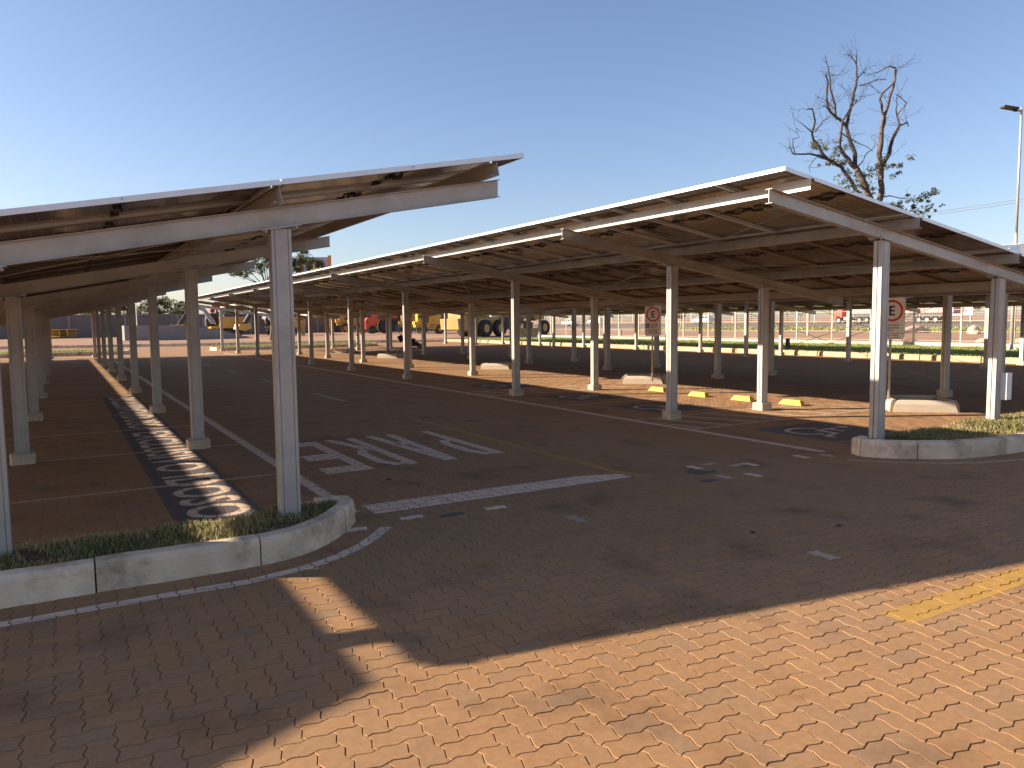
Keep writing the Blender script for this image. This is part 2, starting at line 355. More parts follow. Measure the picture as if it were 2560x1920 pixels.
for ro in (0,1):
    sub=np.array([p for p in rest if p[2]==ro]); A,B=PT[ro]; n=len(sub)
    tx=A[None,:,0]+sub[:,0:1]; ty=A[None,:,1]+sub[:,1:2]; tz=sub[:,3:4]+A[None,:,0]*sub[:,4:5]+A[None,:,1]*sub[:,5:6]
    bx=B[None,:,0]+sub[:,0:1]; by=B[None,:,1]+sub[:,1:2]; bz=np.full_like(bx,-.0075)
    v=np.stack([np.concatenate([tx,bx],1),np.concatenate([ty,by],1),np.concatenate([tz,bz],1)],2).reshape(-1,3)
    i=np.arange(NP); q1=np.stack([i,NP+i,(i+1)%NP],1); q2=np.stack([(i+1)%NP,NP+i,NP+(i+1)%NP],1)
    f=np.concatenate([tri,q1,q2]); f=(f[None]+ (np.arange(n)*2*NP)[:,None,None]).reshape(-1,3)
    base=sum(len(x) for x in VV); VV.append(v); FF.append(f+base); TT.append(np.repeat(sub[:,6],len(q1)*2+nt_))
pf=stuff(link('paver_field',np_mesh('paver_field',np.concatenate(VV),np.concatenate(FF),'pav_attr',np.concatenate(TT)),pave))
bm=bmesh.new(); bm.from_mesh(pf.data); 
up_=[f for f in bm.faces if f.normal.z<0]
if len(up_)>len(bm.faces)/3:
    bmesh.ops.reverse_faces(bm,faces=up_); bm.to_mesh(pf.data)
bm.free()
# ------------------------------------------------------------------ road markings, laid on the paver tops (joints stay open)
CELL=.35; hashg={}
for n,p in enumerate(pav): hashg.setdefault((int(p[0]//CELL),int(p[1]//CELL)),[]).append(n)
def clip(poly,tri_):
    out=poly
    for k in range(3):
        ax,ay=tri_[k]; bx,by=tri_[(k+1)%3]; inp=out; out=[]
        if not inp: return out
        ex,ey=bx-ax,by-ay
        def sd(p): return ex*(p[1]-ay)-ey*(p[0]-ax)
        for i in range(len(inp)):
            P=inp[i-1]; Q=inp[i]; a=sd(P); b=sd(Q)
            if b>=0:
                if a<0: t=a/(a-b); out.append((P[0]+(Q[0]-P[0])*t,P[1]+(Q[1]-P[1])*t))
                out.append(Q)
            elif a>=0: t=a/(a-b); out.append((P[0]+(Q[0]-P[0])*t,P[1]+(Q[1]-P[1])*t))
    return out
TRIXY=[]
for ro in(0,1):
    A=PT[ro][0]; L=[]
    for t in TRI:
        q=[tuple(A[k]) for k in t]
        if (q[1][0]-q[0][0])*(q[2][1]-q[0][1])-(q[1][1]-q[0][1])*(q[2][0]-q[0][0])<0: q=q[::-1]
        L.append(q)
    TRIXY.append(L)
def marking(name,polys,m,lift=.0009):
    """polys: convex polygons [(x,y)..]"""
    V=[];F=[]
    for poly in polys:
        xs=[p[0] for p in poly]; ys=[p[1] for p in poly]; x0,x1,y0,y1=min(xs),max(xs),min(ys),max(ys)
        if x1<=PX0 or x0>=PX1 or y0>=PY1 or y1<=PY0:
            b=len(V); V+=[(x,y,.004+lift) for x,y in poly]; F.append(list(range(b,b+len(poly)))); continue
        if y1>PY1:   # the part beyond the built pavers
            far=clip_axis(poly,PY1,True)
            if len(far)>2: b=len(V); V+=[(x,y,.003+lift) for x,y in far]; F.append(list(range(b,b+len(far))))
        area=sum(poly[i-1][0]*poly[i][1]-poly[i][0]*poly[i-1][1] for i in range(len(poly)))
        pl=list(poly) if area>0 else list(poly)[::-1]
        for gi in range(int((x0-.15)//CELL),int((x1+.15)//CELL)+1):
            for gj in range(int((max(y0,PY0)-.15)//CELL),int((min(y1,PY1)+.15)//CELL)+1):
                for n in hashg.get((gi,gj),()):
                    cx,cy,ro,dz,sx,sy,ti=pav[n]
                    if cx+.15<x0 or cx-.15>x1 or cy+.15<y0 or cy-.15>y1: continue
                    loc=[(x-cx,y-cy) for x,y in pl]
                    for t in TRIXY[ro]:
                        tx=[q[0] for q in t]; ty=[q[1] for q in t]
                        if max(tx)+cx<x0 or min(tx)+cx>x1 or max(ty)+cy<y0 or min(ty)+cy>y1: continue
                        c=clip(loc,t)
                        if len(c)>2:
                            b=len(V); V+=[(x+cx,y+cy,dz+x*sx+y*sy+lift) for x,y in c]; F.append(list(range(b,b+len(c))))
    me=bpy.data.meshes.new(name); me.from_pydata(V,[],F); me.materials.append(MT[m])
    o=struct(link(name,me,pave)); return o
def clip_axis(poly,yc,above):
    out=[]
    for i in range(len(poly)):
        P=poly[i-1]; Q=poly[i]; a=(P[1]-yc)*(1 if above else -1); b=(Q[1]-yc)*(1 if above else -1)
        if (a<0)!=(b<0): t=a/(a-b); out.append((P[0]+(Q[0]-P[0])*t,P[1]+(Q[1]-P[1])*t))
        if b>=0: out.append(Q)
    return out
def rect(x0,x1,y0,y1): return [(x0,y0),(x1,y0),(x1,y1),(x0,y1)]
def stroke(pts,w):
    """ribbon of convex quads along a polyline with mitred joints"""
    P=[Vector(p) for p in pts]; n=len(P); L=[];R=[]
    for i in range(n):
        d1=(P[i]-P[i-1]).normalized() if i else (P[1]-P[0]).normalized(); d2=(P[i+1]-P[i]).normalized() if i<n-1 else d1
        t=(d1+d2); t=t.normalized() if t.length>1e-6 else d1; nn=Vector((-t.y,t.x)); k=w/2/max(.5,nn.dot(Vector((-d1.y,d1.x))))
        L.append(P[i]+nn*k); R.append(P[i]-nn*k)
    return [[tuple(R[i]),tuple(R[i+1]),tuple(L[i+1]),tuple(L[i])] for i in range(n-1)]
def text_polys(s,fx,shear=0):
    """triangles of a text string; fx maps (u,v) of font space, width normalised to 0..1 and cap height 0..1, to the ground"""
    cu=bpy.data.curves.new('t','FONT'); cu.body=s; cu.size=1; cu.resolution_u=3; cu.space_character=1.05; cu.offset=.018
    ob=bpy.data.objects.new('t',cu); COL.objects.link(ob); dg=bpy.context.evaluated_depsgraph_get(); me=ob.evaluated_get(dg).to_mesh(); me.calc_loop_triangles()
    vs=[v.co.copy() for v in me.vertices]; x0=min(v.x for v in vs); x1=max(v.x for v in vs); y0=min(v.y for v in vs); y1=max(v.y for v in vs)
    tr=[[fx((vs[i].x-x0)/(x1-x0),(vs[i].y-y0)/(y1-y0)) for i in t.vertices] for t in me.loop_triangles]
    bpy.data.objects.remove(ob); return tr
# aisle edges, bay lines (left side)
marking('white_edge_line',[rect(2.10,2.23,6.45,46.5)],'white_paint')
marking('white_edge_line',[rect(8.12,8.25,6.15,47.)],'white_paint')
for k in range(0,16):
    y=8.63+2.5*k; marking('bay_line',[rect(-2.8,2.09,y-.045,y+.045)],'faded_white')
for y in [12.33,18.45,20.95,23.45,25.95,28.45,30.95,33.45,35.95,38.45,40.95,43.45,45.95]:
    marking('bay_line',[rect(8.26,12.75,y-.045,y+.045)],'faded_white')
for k in range(14):
    y=10.2+2.5*k; marking('bay_line',[rect(14.1,18.6,y-.045,y+.045)],'faded_white')
marking('stop_line',[[(2.31,6.30),(5.29,6.28),(5.20,6.50),(4.75,6.64),(2.31,6.67)]],'white_paint')
marking('yellow_line',[rect(5.19,5.29,6.6,12.25),[(5.19,6.6),(5.22,6.23),(5.42,6.24),(5.29,6.6)]],'yellow_paint')
marking('yellow_line',[rect(3.94,9.5,2.37,2.56)],'yellow_paint')
for y0 in (15.9,21.6,27.3,33.,38.7): marking('lane_dash',[rect(5.15,5.26,y0,y0+2.3)],'faded_white')
arc=[(-3.4,5.11),(-1.5,5.10),(-.4,5.10),(.53,5.10),(.96,5.08),(1.26,5.14),(1.5,5.21),(1.67,5.30),(1.89,5.46),(2.08,5.66),(2.24,5.85)]
marking('kerb_edge_line',stroke(arc,.095),'white_paint')
arc=[(7.96,5.65),(8.08,5.43),(8.26,5.23),(8.6,4.93),(9.01,4.69),(9.63,4.51),(10.6,4.46),(13,4.45)]
marking('kerb_edge_line',stroke(arc,.085),'faded_white')
# PARE lettering, read by drivers coming towards the camera
Pp=[]
Pp+=stroke([(4.78,8.36),(4.76,10.74)],.13)+stroke([(4.80,8.47),(4.62,8.47),(4.53,8.75),(4.53,9.45),(4.62,9.72),(4.80,9.72)],.13)
Pp+=stroke([(4.08,8.32),(4.19,10.74)],.13)+stroke([(4.03,8.32),(3.87,10.74)],.13)+[rect(3.93,4.14,9.72,9.98)]
Pp+=stroke([(3.56,8.34),(3.56,10.7)],.13)+stroke([(3.56,8.44),(3.38,8.44),(3.28,8.7),(3.28,9.35),(3.38,9.62),(3.52,9.62)],.13)+stroke([(3.47,9.6),(3.24,10.7)],.13)
Pp+=stroke([(2.98,8.28),(2.98,10.7)],.14)+[rect(2.50,2.91,8.28,8.66),rect(2.53,2.91,9.18,9.60),rect(2.50,2.91,10.33,10.7)]
# overlaps between strokes of one letter are trimmed by giving later pieces a hair more lift
half=len(Pp)
marking('painted_lettering',Pp[0:1]+Pp[6:7]+Pp[9:10]+Pp[16:17],'white_paint',.0009)
marking('painted_lettering',Pp[1:6]+Pp[7:9]+Pp[10:16]+Pp[17:],'white_paint',.0013)
# blue band with EXCLUSIVO IDOSO twice, read from the far end
marking('blue_band',[rect(.76,1.50,6.42,20.2)],'blue_paint',.0006)
for y0,y1 in ((6.95,13.2),(13.75,20.0)):
    marking('painted_lettering',text_polys('EXCLUSIVO IDOSO',lambda u,v,y0=y0,y1=y1:(.88+.56*v,y1-(y1-y0)*u)),'white_paint',.0012)
# wheelchair symbols on blue squares: up is +x
def isa(x,y,s=1.):
    marking('blue_square',[rect(x-.75*s,x+.75*s,y-.72*s,y+.72*s)],'blue_paint',.0006)
    q=lambda u,v:(x+v*s,y-u*s)     # u to the driver's right, v ahead
    W=.075*s; P=[]
    P+=stroke([q(-.20+.30*math.cos(t)+.07,-.20+.33*math.sin(t)) for t in [R_(a) for a in range(110,366,16)]],W)
    P+=stroke([q(-.13,.42),q(-.10,-.05),q(.22,-.05),q(.33,-.42),q(.46,-.40)],W)
    P+=stroke([q(-.11,.22),q(.16,.22)],W)
    P+=[[q(-.14+.09*math.cos(t),.58+.09*math.sin(t)) for t in [k*math.pi/4 for k in range(8)]]]
    marking('wheelchair_symbol',P,'white_paint',.0012)
isa(9.72,7.27,1.0); isa(9.95,11.05); isa(9.95,13.6); isa(9.95,17.2)
def hatch(x0,x1,y0,y1,d=.62,w=.2):
    P=[rect(x0,x1,y0-.05,y0+.05),rect(x0,x1,y1-.05,y1+.05)]
    k=x0+.1
    while k<x1-.5:
        P.append([(k,y0+.05),(k+w,y0+.05),(k+w-.45,y1-.05),(k-.45,y1-.05)] if k-.45>x0 else [(k,y0+.05),(k+w,y0+.05),(max(x0,k+w-.45),y1-.05),(x0+.01,y1-.05)])
        k+=d
    marking('hatching',P,'faded_white')
hatch(8.26,12.6,8.52,9.86); hatch(8.26,12.6,14.9,16.1)
marking('hatching',stroke([(12.62,9.8),(13.3,8.9)],.1)+stroke([(12.62,8.5),(12.9,9.35)],.1),'faded_white')
# single repainted pavers
loose={'white_paint':[(2.62,6.13),(2.5,6.0),(3.35,5.92),(3.68,5.25),(3.74,5.20),(6.18,6.33),(6.72,6.05),(7.62,6.10),(6.3,5.6),(2.0,5.93)],
       'blue_paint':[(2.86,5.93),(5.86,6.1),(6.02,6.25),(6.1,6.0),(5.75,5.7)],'faded_white':[(6.42,6.3),(6.6,6.2),(5.98,5.72),(2.7,6.1),(8.0,5.9),(4.6,3.5)]}
for mm,L in loose.items():
    P=[]
    for x,y in L:
        n=min(range(len(pav)),key=lambda n:(pav[n][0]-x)**2+(pav[n][1]-y)**2); cx,cy,ro=pav[n][:3]
        for t in TRIXY[ro]: P.append([(a+cx,b+cy) for a,b in t])
    marking('repainted_paver',P,mm,.0010)
MARK_END=True
# ------------------------------------------------------------------ kerbs and islands
def resample(path,step=.05):
    P=[Vector(p) for p in path]; out=[P[0]]; 
    for a,b in zip(P,P[1:]):
        n=max(1,int((b-a).length/step)); out+=[a+(b-a)*(k/n) for k in range(1,n+1)]
    # smooth
    for _ in range(3):
        out=[out[0]]+[(out[i-1]+out[i]*2+out[i+1])/4 for i in range(1,len(out)-1)]+[out[-1]]
    return out
def kerb(path,parent,w=.13,h=.19,stone=1.0,m='concrete',side=1,gap=.010,z0=-.03,name='kerb_stone',round_=.03,start=0.):
    P=resample(path); acc=[0]
    for a,b in zip(P,P[1:]): acc.append(acc[-1]+(b-a).length)
    tot=acc[-1]; s=0; cuts=[0]; x=start if start>0 else stone
    while x<tot-.2: cuts.append(x); x+=stone*random.uniform(.96,1.04)
    cuts.append(tot)
    def at(d):
        for i in range(1,len(acc)):
            if acc[i]>=d:
                t=(d-acc[i-1])/max(1e-6,acc[i]-acc[i-1]); p=P[i-1]+(P[i]-P[i-1])*t; 
                dr=(P[min(i+1,len(P)-1)]-P[max(i-2,0)]).normalized(); return p,Vector((-dr.y,dr.x))*side
        return P[-1],Vector((-(P[-1]-P[-2]).normalized().y,(P[-1]-P[-2]).normalized().x))*side
    for c0,c1 in zip(cuts,cuts[1:]):
        n=max(1,int((c1-c0)/.16)); dz=random.uniform(-.004,.004); off=random.uniform(-.006,.006)
        prof=[(0,z0),(.004,h-round_*1.6),(.010,h-round_*.7),(round_*.7,h-.006),(round_*1.5,h),(w-.015,h),(w,h-.015),(w,z0)]
        secs=[]
        for k in range(n+1):
            d=c0+gap/2+(c1-c0-gap)*k/n; p,nn=at(d); 
            j=(.003*noise.noise(Vector((p.x*6,p.y*6,3))))
            secs.append([(p.x+nn.x*(o+off+j),p.y+nn.y*(o+off+j),z+(dz if z>0 else 0)+(j if z>.1 else 0)) for o,z in prof])
        mb=MB(); m_=len(prof); vs=[q for s_ in secs for q in s_]; fs=[]
        for k in range(n):
            for i in range(m_-1): fs.append((k*m_+i,k*m_+i+1,(k+1)*m_+i+1,(k+1)*m_+i))
        fs+=[tuple(range(m_)),tuple(range(n*m_,(n+1)*m_))[::-1]]
        mb.add(vs,fs); mb.obj(name,m,parent)
def blades(name,polyf,bbox,n,h,z,m='grass',lean=.5,parent=None,wd=.006,dry=None,z2=None):
    x=rng.uniform(bbox[0],bbox[1],n); y=rng.uniform(bbox[2],bbox[3],n); k=np.array([polyf(a,b) for a,b in zip(x,y)]); x,y=x[k],y[k]; n=len(x)
    a=rng.uniform(0,2*np.pi,n); hh=h*rng.uniform(.45,1.25,n); ln=hh*lean*rng.uniform(.2,1.3,n); b=rng.uniform(0,2*np.pi,n); ww=wd*rng.uniform(.6,1.4,n)
    zz=np.array([z(p,q) for p,q in zip(x,y)]) if callable(z) else np.full(n,z)
    p0=np.stack([x-np.cos(a)*ww,y-np.sin(a)*ww,zz-.01],1); p1=np.stack([x+np.cos(a)*ww,y+np.sin(a)*ww,zz-.01],1)
    p2=np.stack([x+np.cos(b)*ln,y+np.sin(b)*ln,zz+hh],1); mid=np.stack([x+np.cos(b)*ln*.35+np.cos(a)*ww*.7,y+np.sin(b)*ln*.35+np.sin(a)*ww*.7,zz+hh*.6],1)
    V=np.stack([p0,p1,mid,p2],1).reshape(-1,3); i=np.arange(n)*4
    F=np.concatenate([np.stack([i,i+1,i+2],1),np.stack([i,i+2,i+3],1)])
    nz=np.array([noise.noise(Vector((p*1.6,q*1.6,5)))*.5+.45 for p,q in zip(x,y)]); t=np.clip(nz+rng.normal(0,.22,n),0,1)
    if dry is not None: t=np.clip(t+np.array([dry(p,q) for p,q in zip(x,y)]),0,1)
    return link(name,np_mesh(name,V,F,m,np.concatenate([t,t])),parent)
def mound(name,poly,zf,m,parent,step=.12):
    xs=[p[0] for p in poly]; ys=[p[1] for p in poly]; x0,x1,y0,y1=min(xs),max(xs),min(ys),max(ys); nx=int((x1-x0)/step)+1; ny=int((y1-y0)/step)+1
    V=[];idx={};F=[]
    for j in range(ny+1):
        for i in range(nx+1): V.append((x0+(x1-x0)*i/nx,y0+(y1-y0)*j/ny)); 
    ok=[inside(p,poly) for p in V]; vv=[(x,y,zf(x,y)) if o else (x,y,zf(x,y)-.09) for (x,y),o in zip(V,ok)]
    for j in range(ny):
        for i in range(nx):
            a=j*(nx+1)+i; q=(a,a+1,a+nx+2,a+nx+1)
            if sum(ok[k] for k in q)>=2: F.append(q)
    return link(name,np_mesh(name,np.array(vv),np.array(F),m),parent)
def inside(p,poly):
    x,y=p; c=False; n=len(poly)
    for i in range(n):
        x1,y1=poly[i-1]; x2,y2=poly[i]
        if (y1>y)!=(y2>y) and x<(x2-x1)*(y-y1)/(y2-y1)+x1: c=not c
    return c
# left island in the foreground
isl=struct(link('grass_island',None))
outer=[(-4.2,5.42),(-1.,5.40),(.11,5.39),(.9,5.36),(1.16,5.37),(1.38,5.42),(1.60,5.55),(1.80,5.74),(1.97,5.96),(2.08,6.15),(2.13,6.28),(2.10,6.36),(1.98,6.41),(1.8,6.42)]
kerb(outer,isl,w=.13,h=.20,side=1,stone=.98,start=.33)
kerb([(1.8,6.44),(1.66,6.44),(1.62,6.43)],isl,w=.07,h=.17,side=1,stone=2,round_=.02)
kerb([(1.25,6.47),(.3,6.46),(-.4,6.44),(-.52,6.40),(-.56,6.2)],isl,w=.07,h=.10,side=1,stone=1,round_=.02)
ip=[(-4.2,5.53),(.9,5.48),(1.3,5.53),(1.62,5.74),(1.86,6.05),(1.95,6.28),(1.6,6.38),(1.2,6.41),(-.45,6.38),(-4.2,6.3)]
zi=lambda x,y:.155+.03*noise.noise(Vector((x*2,y*2,1)))-.10*ss(6.15,6.42,y)*ss(1.5,1.2,x)
mound('island_soil',ip,zi,'soil',isl,.06)
dry=lambda x,y:(.35*ss(-.6,-.1,x)*ss(1.0,.3,x)*ss(5.9,6.2,y))
stuff(blades('grass',lambda a,b:inside((a,b),ip) and (noise.noise(Vector((a*2.2,b*2.2,9)))>-.42) and not (a<-.35 and b>6.05),(-3.2,2,5.45,6.42),15000,.045,zi,parent=None,dry=dry),'short green and dry grass on the near left kerbed island')
# right island
isr=struct(link('grass_island',None))
outer=[(8.55,5.93),(8.40,5.93),(8.28,5.84),(8.26,5.68),(8.34,5.5),(8.50,5.32),(8.78,5.12),(9.05,4.96),(9.32,4.87),(9.8,4.79),(10.3,4.76),(12,4.75),(15,4.76)]
kerb(outer,isr,w=.14,h=.21,side=1,stone=.62,start=.42)
kerb([(15,5.98),(12.5,5.98),(9.2,5.98),(8.9,5.97),(8.58,5.93)],isr,w=.10,h=.15,side=1,stone=1.,round_=.02)
rp=[(8.75,5.86),(8.62,5.6),(8.85,5.28),(9.35,5.02),(9.9,4.93),(10.5,4.9),(15,4.9),(15,5.88)]
zr=lambda x,y:.165+.045*noise.noise(Vector((x*1.3,y*1.3,4)))+.05*ss(10.3,11.5,x)
mound('island_soil',rp,zr,'soil',isr,.07)
stuff(blades('grass',lambda a,b:inside((a,b),rp) and noise.noise(Vector((a*1.5,b*1.5,2)))>-.38,(8.9,14,4.9,5.9),15000,.046,zr,dry=lambda x,y:.1),'green and straw coloured grass on the right kerbed island by the column')
# diamond shaped concrete planters in the valley between the bays
def diamond(x,y,label,s=.80):
    t=thing('kerb_planter',label,'planter',(x,y,0),0,'diamond kerb planters between the bays')
    c=[(-s,0),(0,-s),(s,0),(0,s)]
    for k in range(4):
        a=Vector(c[k]); b=Vector(c[(k+1)%4]); d=(b-a).normalized(); a2=a+d*.03; b2=b-d*.03
        n=Vector((-d.y,d.x)); mb=MB(); h=.205; w=.13
        o=lambda p,q,z:(p.x+n.x*q,p.y+n.y*q,z)
        prof=[(0,-.02),(.012,h-.07),(.04,h-.012),(.07,h),(w,h),(w,-.02)]
        tp=.03
        va=[o(a2+d*(tp if z>h-.1 else 0),q,z) for q,z in prof]; vb=[o(b2-d*(tp if z>h-.1 else 0),q,z) for q,z in prof]; m_=len(prof)
        va=[(p[0]+d.x*pr[0],p[1]+d.y*pr[0],p[2]) for p,pr in zip(va,prof)]; vb=[(p[0]-d.x*pr[0],p[1]-d.y*pr[0],p[2]) for p,pr in zip(vb,prof)]
        mb.add(va+vb,[(i,i+1,m_+i+1,m_+i) for i in range(m_-1)]+[tuple(range(m_))[::-1],tuple(range(m_,2*m_))])
        mb.obj('kerb_stone','planter',t,bevel=.012)
    mb=MB(); r=s-.16; mb.add([(-r,0,.11),(0,-r,.11),(r,0,.11),(0,r,.11)],[(0,1,2,3)]); mb.obj('soil','soil',t)
    return t
diamond(13.42,8.12,'cream concrete kerb planter behind the nearest right carport column, holding the big sign post')
diamond(13.45,15.72,'cream concrete kerb planter holding the smaller parking sign post')
diamond(13.45,23.6,'low cream kerb planter, third in the valley row from the camera')
diamond(13.6,34.2,'low cream kerb planter, fourth in the valley row from the camera')
diamond(13.9,42.4,'low cream kerb planter, fifth in the valley row from the camera')
# yellow wheel stops
ys=[(12.16,9.85,'nearest of the four'),(12.0,10.95,'just left of the white lit column'),(11.9,12.1,'just right of the dark front column'),(12.02,13.55,'farthest, beside the dark front column')]
w0=None
for x,y,l in ys:
    lab='yellow painted concrete wheel stop, '+l
    if w0 is None:
        mb=MB(); a,b,h=.27,.085,.10
        mb.add([(-b,-a,0),(b,-a,0),(b,a,0),(-b,a,0),(-b*.45,-a+.07,h),(b*.45,-a+.07,h),(b*.45,a-.07,h),(-b*.45,a-.07,h)],[(0,3,2,1),(4,5,6,7),(0,1,5,4),(1,2,6,5),(2,3,7,6),(3,0,4,7)])
        w0=mb.obj('wheel_stop','yelstop',None,bevel=.008); o=w0
    else: o=w0.copy(); COL.objects.link(o)
    o.location=(x,y,.001); tag(o,lab,'wheel stop','yellow wheel stops of the disabled bays')
# ------------------------------------------------------------------ solar carports
BD=.155; PU=.125; PN=.04
def column_mesh(h,wx=.155,wy=.112):
    """box made of two lipped channels: grooves on every face"""
    a,b=wx/2,wy/2; g=.006
    pts=[(-a,-b),(-a*.70,-b),(-a*.70,-b+.008),(-a*.62,-b+.008),(-a*.62,-b),(a*.62,-b),(a*.62,-b+.008),(a*.70,-b+.008),(a*.70,-b),(a,-b),
         (a,-g),(a-.02,-g),(a-.02,g),(a,g),(a,b),(a*.70,b),(a*.70,b-.008),(a*.62,b-.008),(a*.62,b),(-a*.62,b),(-a*.62,b-.008),(-a*.70,b-.008),(-a*.70,b),(-a,b),
         (-a,g),(-a+.02,g),(-a+.02,-g),(-a,-g)]
    mb=MB(); mb.prism(pts,'z',0,h); return mb
def slab_path(mb,prof,x0,z0,x1,z1,y):
    """extrude a profile (y,z offsets) along a sloping line in x"""
    n=len(prof); vs=[(x0,y+p[0],z0+p[1]) for p in prof]+[(x1,y+p[0],z1+p[1]) for p in prof]
    mb.add(vs,[(i,(i+1)%n,n+(i+1)%n,n+i) for i in range(n)]+[tuple(range(n))[::-1],tuple(range(n,2*n))])
t_=.004
def ibeam(d=BD,f=.045,t=.006): return [(-f,0),(f,0),(f,t),(t/2,t),(t/2,d-t),(f,d-t),(f,d),(-f,d),(-f,d-t),(-t/2,d-t),(-t/2,t),(-f,t)]
def panel_mesh(Lx,Ly,edge=False):
    mb=MB(); w=.032; q=0 if edge else 1
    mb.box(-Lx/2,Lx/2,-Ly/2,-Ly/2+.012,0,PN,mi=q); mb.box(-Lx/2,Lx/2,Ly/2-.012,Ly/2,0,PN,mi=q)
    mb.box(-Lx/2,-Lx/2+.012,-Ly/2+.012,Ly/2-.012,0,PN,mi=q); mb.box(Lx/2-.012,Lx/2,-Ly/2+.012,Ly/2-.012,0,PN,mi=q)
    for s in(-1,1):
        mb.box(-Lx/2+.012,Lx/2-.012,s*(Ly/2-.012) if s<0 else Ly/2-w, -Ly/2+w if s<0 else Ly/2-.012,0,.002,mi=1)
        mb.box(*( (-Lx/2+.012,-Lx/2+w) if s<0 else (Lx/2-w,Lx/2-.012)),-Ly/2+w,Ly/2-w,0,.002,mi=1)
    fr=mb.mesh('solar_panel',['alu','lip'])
    mg=MB(); mg.box(-Lx/2+.0125,Lx/2-.0125,-Ly/2+.0125,Ly/2-.0125,PN-.009,PN-.0025)
    gl=mg.mesh('glass','cell')
    return fr,gl
def box_cluster(kind):
    mb=MB(); z=PN-.010
    def jb(y,l=.10): mb.box(-.03,.03,y-l/2,y+l/2,z-.018,z)
    jb(-.33,.09); jb(0,.11); jb(.33,.09)
    pts={0:[(0,-.05,0),(.01,-.12,-.03),(.01,-.19,-.035),(.0,-.27,-.01)],1:[(0,.05,0),(-.01,.14,-.03),(.01,.2,-.02),(.0,.28,0)],2:[(0,-.05,0),(.01,-.16,-.02),(-.01,-.3,-.01)]}[kind]
    for a,b in zip(pts,pts[1:]): mb.tube((a[0],a[1],z-.01+a[2]),(b[0],b[1],z-.01+b[2]),.011,n=5)
    if kind!=2: mb.tube((0,-.52,z-.006),(0,.52,z-.006),.004,n=4); mb.box(-.02,.015,-.24,-.09,z-.045,z-.02)
    else: mb.tube((0,-.52,z-.006),(0,.52,z-.006),.004,n=4)
    return mb.mesh('junction_box','black')
JB=[box_cluster(k) for k in range(3)]
def carport(label,xc,zc,slope,xlo,xhi,purl,ys,ycols,xcols,y0,y1,rows,beam_x,yp0=None,first=None,fdx=None,braces=()):
    """bottom of beams is z=zc+slope*(x-xc); columns at xcols; panels from xlo to xhi, y0..y1 ; purl = purlin x list"""
    T=thing('solar_carport',label,'carport',(xcols[0][0],ys[0],0),0,'rows of solar panel carports')
    ox,oy=xcols[0][0],ys[0]
    zb=lambda x:zc+slope*(x-xc); ang=math.atan(slope)
    # footings, columns
    for ci,(xcA,xoff) in enumerate(xcols):
        for yi,y in enumerate(ys):
            x=xcA+(xoff if yi==0 else 0); onisl=(yi==0 and xoff is not None and fdx)
            base=.12 if onisl else .13
            h=zb(x)-.012-base
            c=column_mesh(h).obj('column','galv',T,loc=(x-ox,y-oy,base))
            # sloping head plate with bolts
            mb=MB(); Mx=Matrix.Translation((0,0,h+.004))@Matrix.Rotation(-ang,4,'Y')
            mb.box(-.155,.155,-.085,.085,-.002,.010,M=Mx)
            for sx in(-1,1):
                for sy in(-1,1): mb.tube(Mx@Vector((sx*.12,sy*.065,-.02)),Mx@Vector((sx*.12,sy*.065,.03)),.012,n=6)
            mb.obj('head_plate','galv',c)
            if not onisl:
                mb=MB(); a=.138+random.uniform(-.01,.01); r=.05; pts=[]
                for k in range(12):
                    t=2*math.pi*(k+.5)/12; q=(abs(math.cos(t))**8+abs(math.sin(t))**8)**(-1/8); pts.append((a*q*math.cos(t)+random.uniform(-.006,.006),a*.92*q*math.sin(t)))
                hp=.13+random.uniform(-.01,.012)
                mb.prism(pts,'z',-base-.02,-base+hp-.0); mb.obj('footing','pad',c,bevel=.012)
                mb=MB(); mb.box(-.11,.11,-.095,.095,hp-base+.0005,hp-base+.011)
                mb.obj('base_plate','galv',c)
    for y in ys:
        mb=MB(); slab_path(mb,ibeam(),beam_x[0]-ox,zb(beam_x[0]),beam_x[1]-ox,zb(beam_x[1]),y-oy); mb.obj('beam','galv',T)
    # purlins: lipped channels on top of the beams, open to the low side
    sgn=1 if slope>0 else -1
    ya,yb=(yp0 if yp0 is not None else y0-.16),max(y1+.15,ys[-1]+.25)
    for x in purl:
        z=zb(x)+BD+.002; c=[(0,0),(-.055*sgn,0),(-.055*sgn,.018),(-.052*sgn,.018),(-.052*sgn,.003),(-.003*sgn,.003),(-.003*sgn,PU-.003),(-.052*sgn,PU-.003),(-.052*sgn,PU-.018),(-.055*sgn,PU-.018),(-.055*sgn,PU),(0,PU)]
        ca,sa=math.cos(ang),math.sin(ang); pr=[(x-ox+p*ca-q*sa,z+p*sa+q*ca) for p,q in c]
        mb=MB(); mb.prism(pr,'y',ya-oy,yb-oy); mb.obj('purlin','galv',T)
        for y in ys:
            pass
    # panels
    Lx=(xhi-xlo)/rows/math.cos(ang)-.012; n=int((y1-y0)/1.0); py=(y1-y0)/n; fr,gl=panel_mesh(Lx,py-.016); fe,gl2=panel_mesh(Lx,py-.016,True)
    for r in range(rows):
        x=xlo+(r+.5)*(xhi-xlo)/rows
        for k in range(n):
            y=y0+(k+.5)*py; z=zb(x)+(BD+PU+.006)/math.cos(ang)
            o=link('solar_panel',fe if (k in(0,n-1) or (r==0 and slope<0) or (r==rows-1 and slope>0)) else fr,T,(x-ox,y-oy,z)); o.rotation_euler=(0,-ang+random.uniform(-.0012,.0012),0)
            link('glass',gl,o); link('junction_box',JB[(k*7+r*3)%3],o)
    for a,b in braces:
        mb=MB(); mb.tube((a[0]-ox,a[1]-oy,a[2]),(b[0]-ox,b[1]-oy,b[2]),.006,n=5); mb.obj('brace_rod','galv',T)
    return T
LY=[6.09+5*k for k in range(9)]
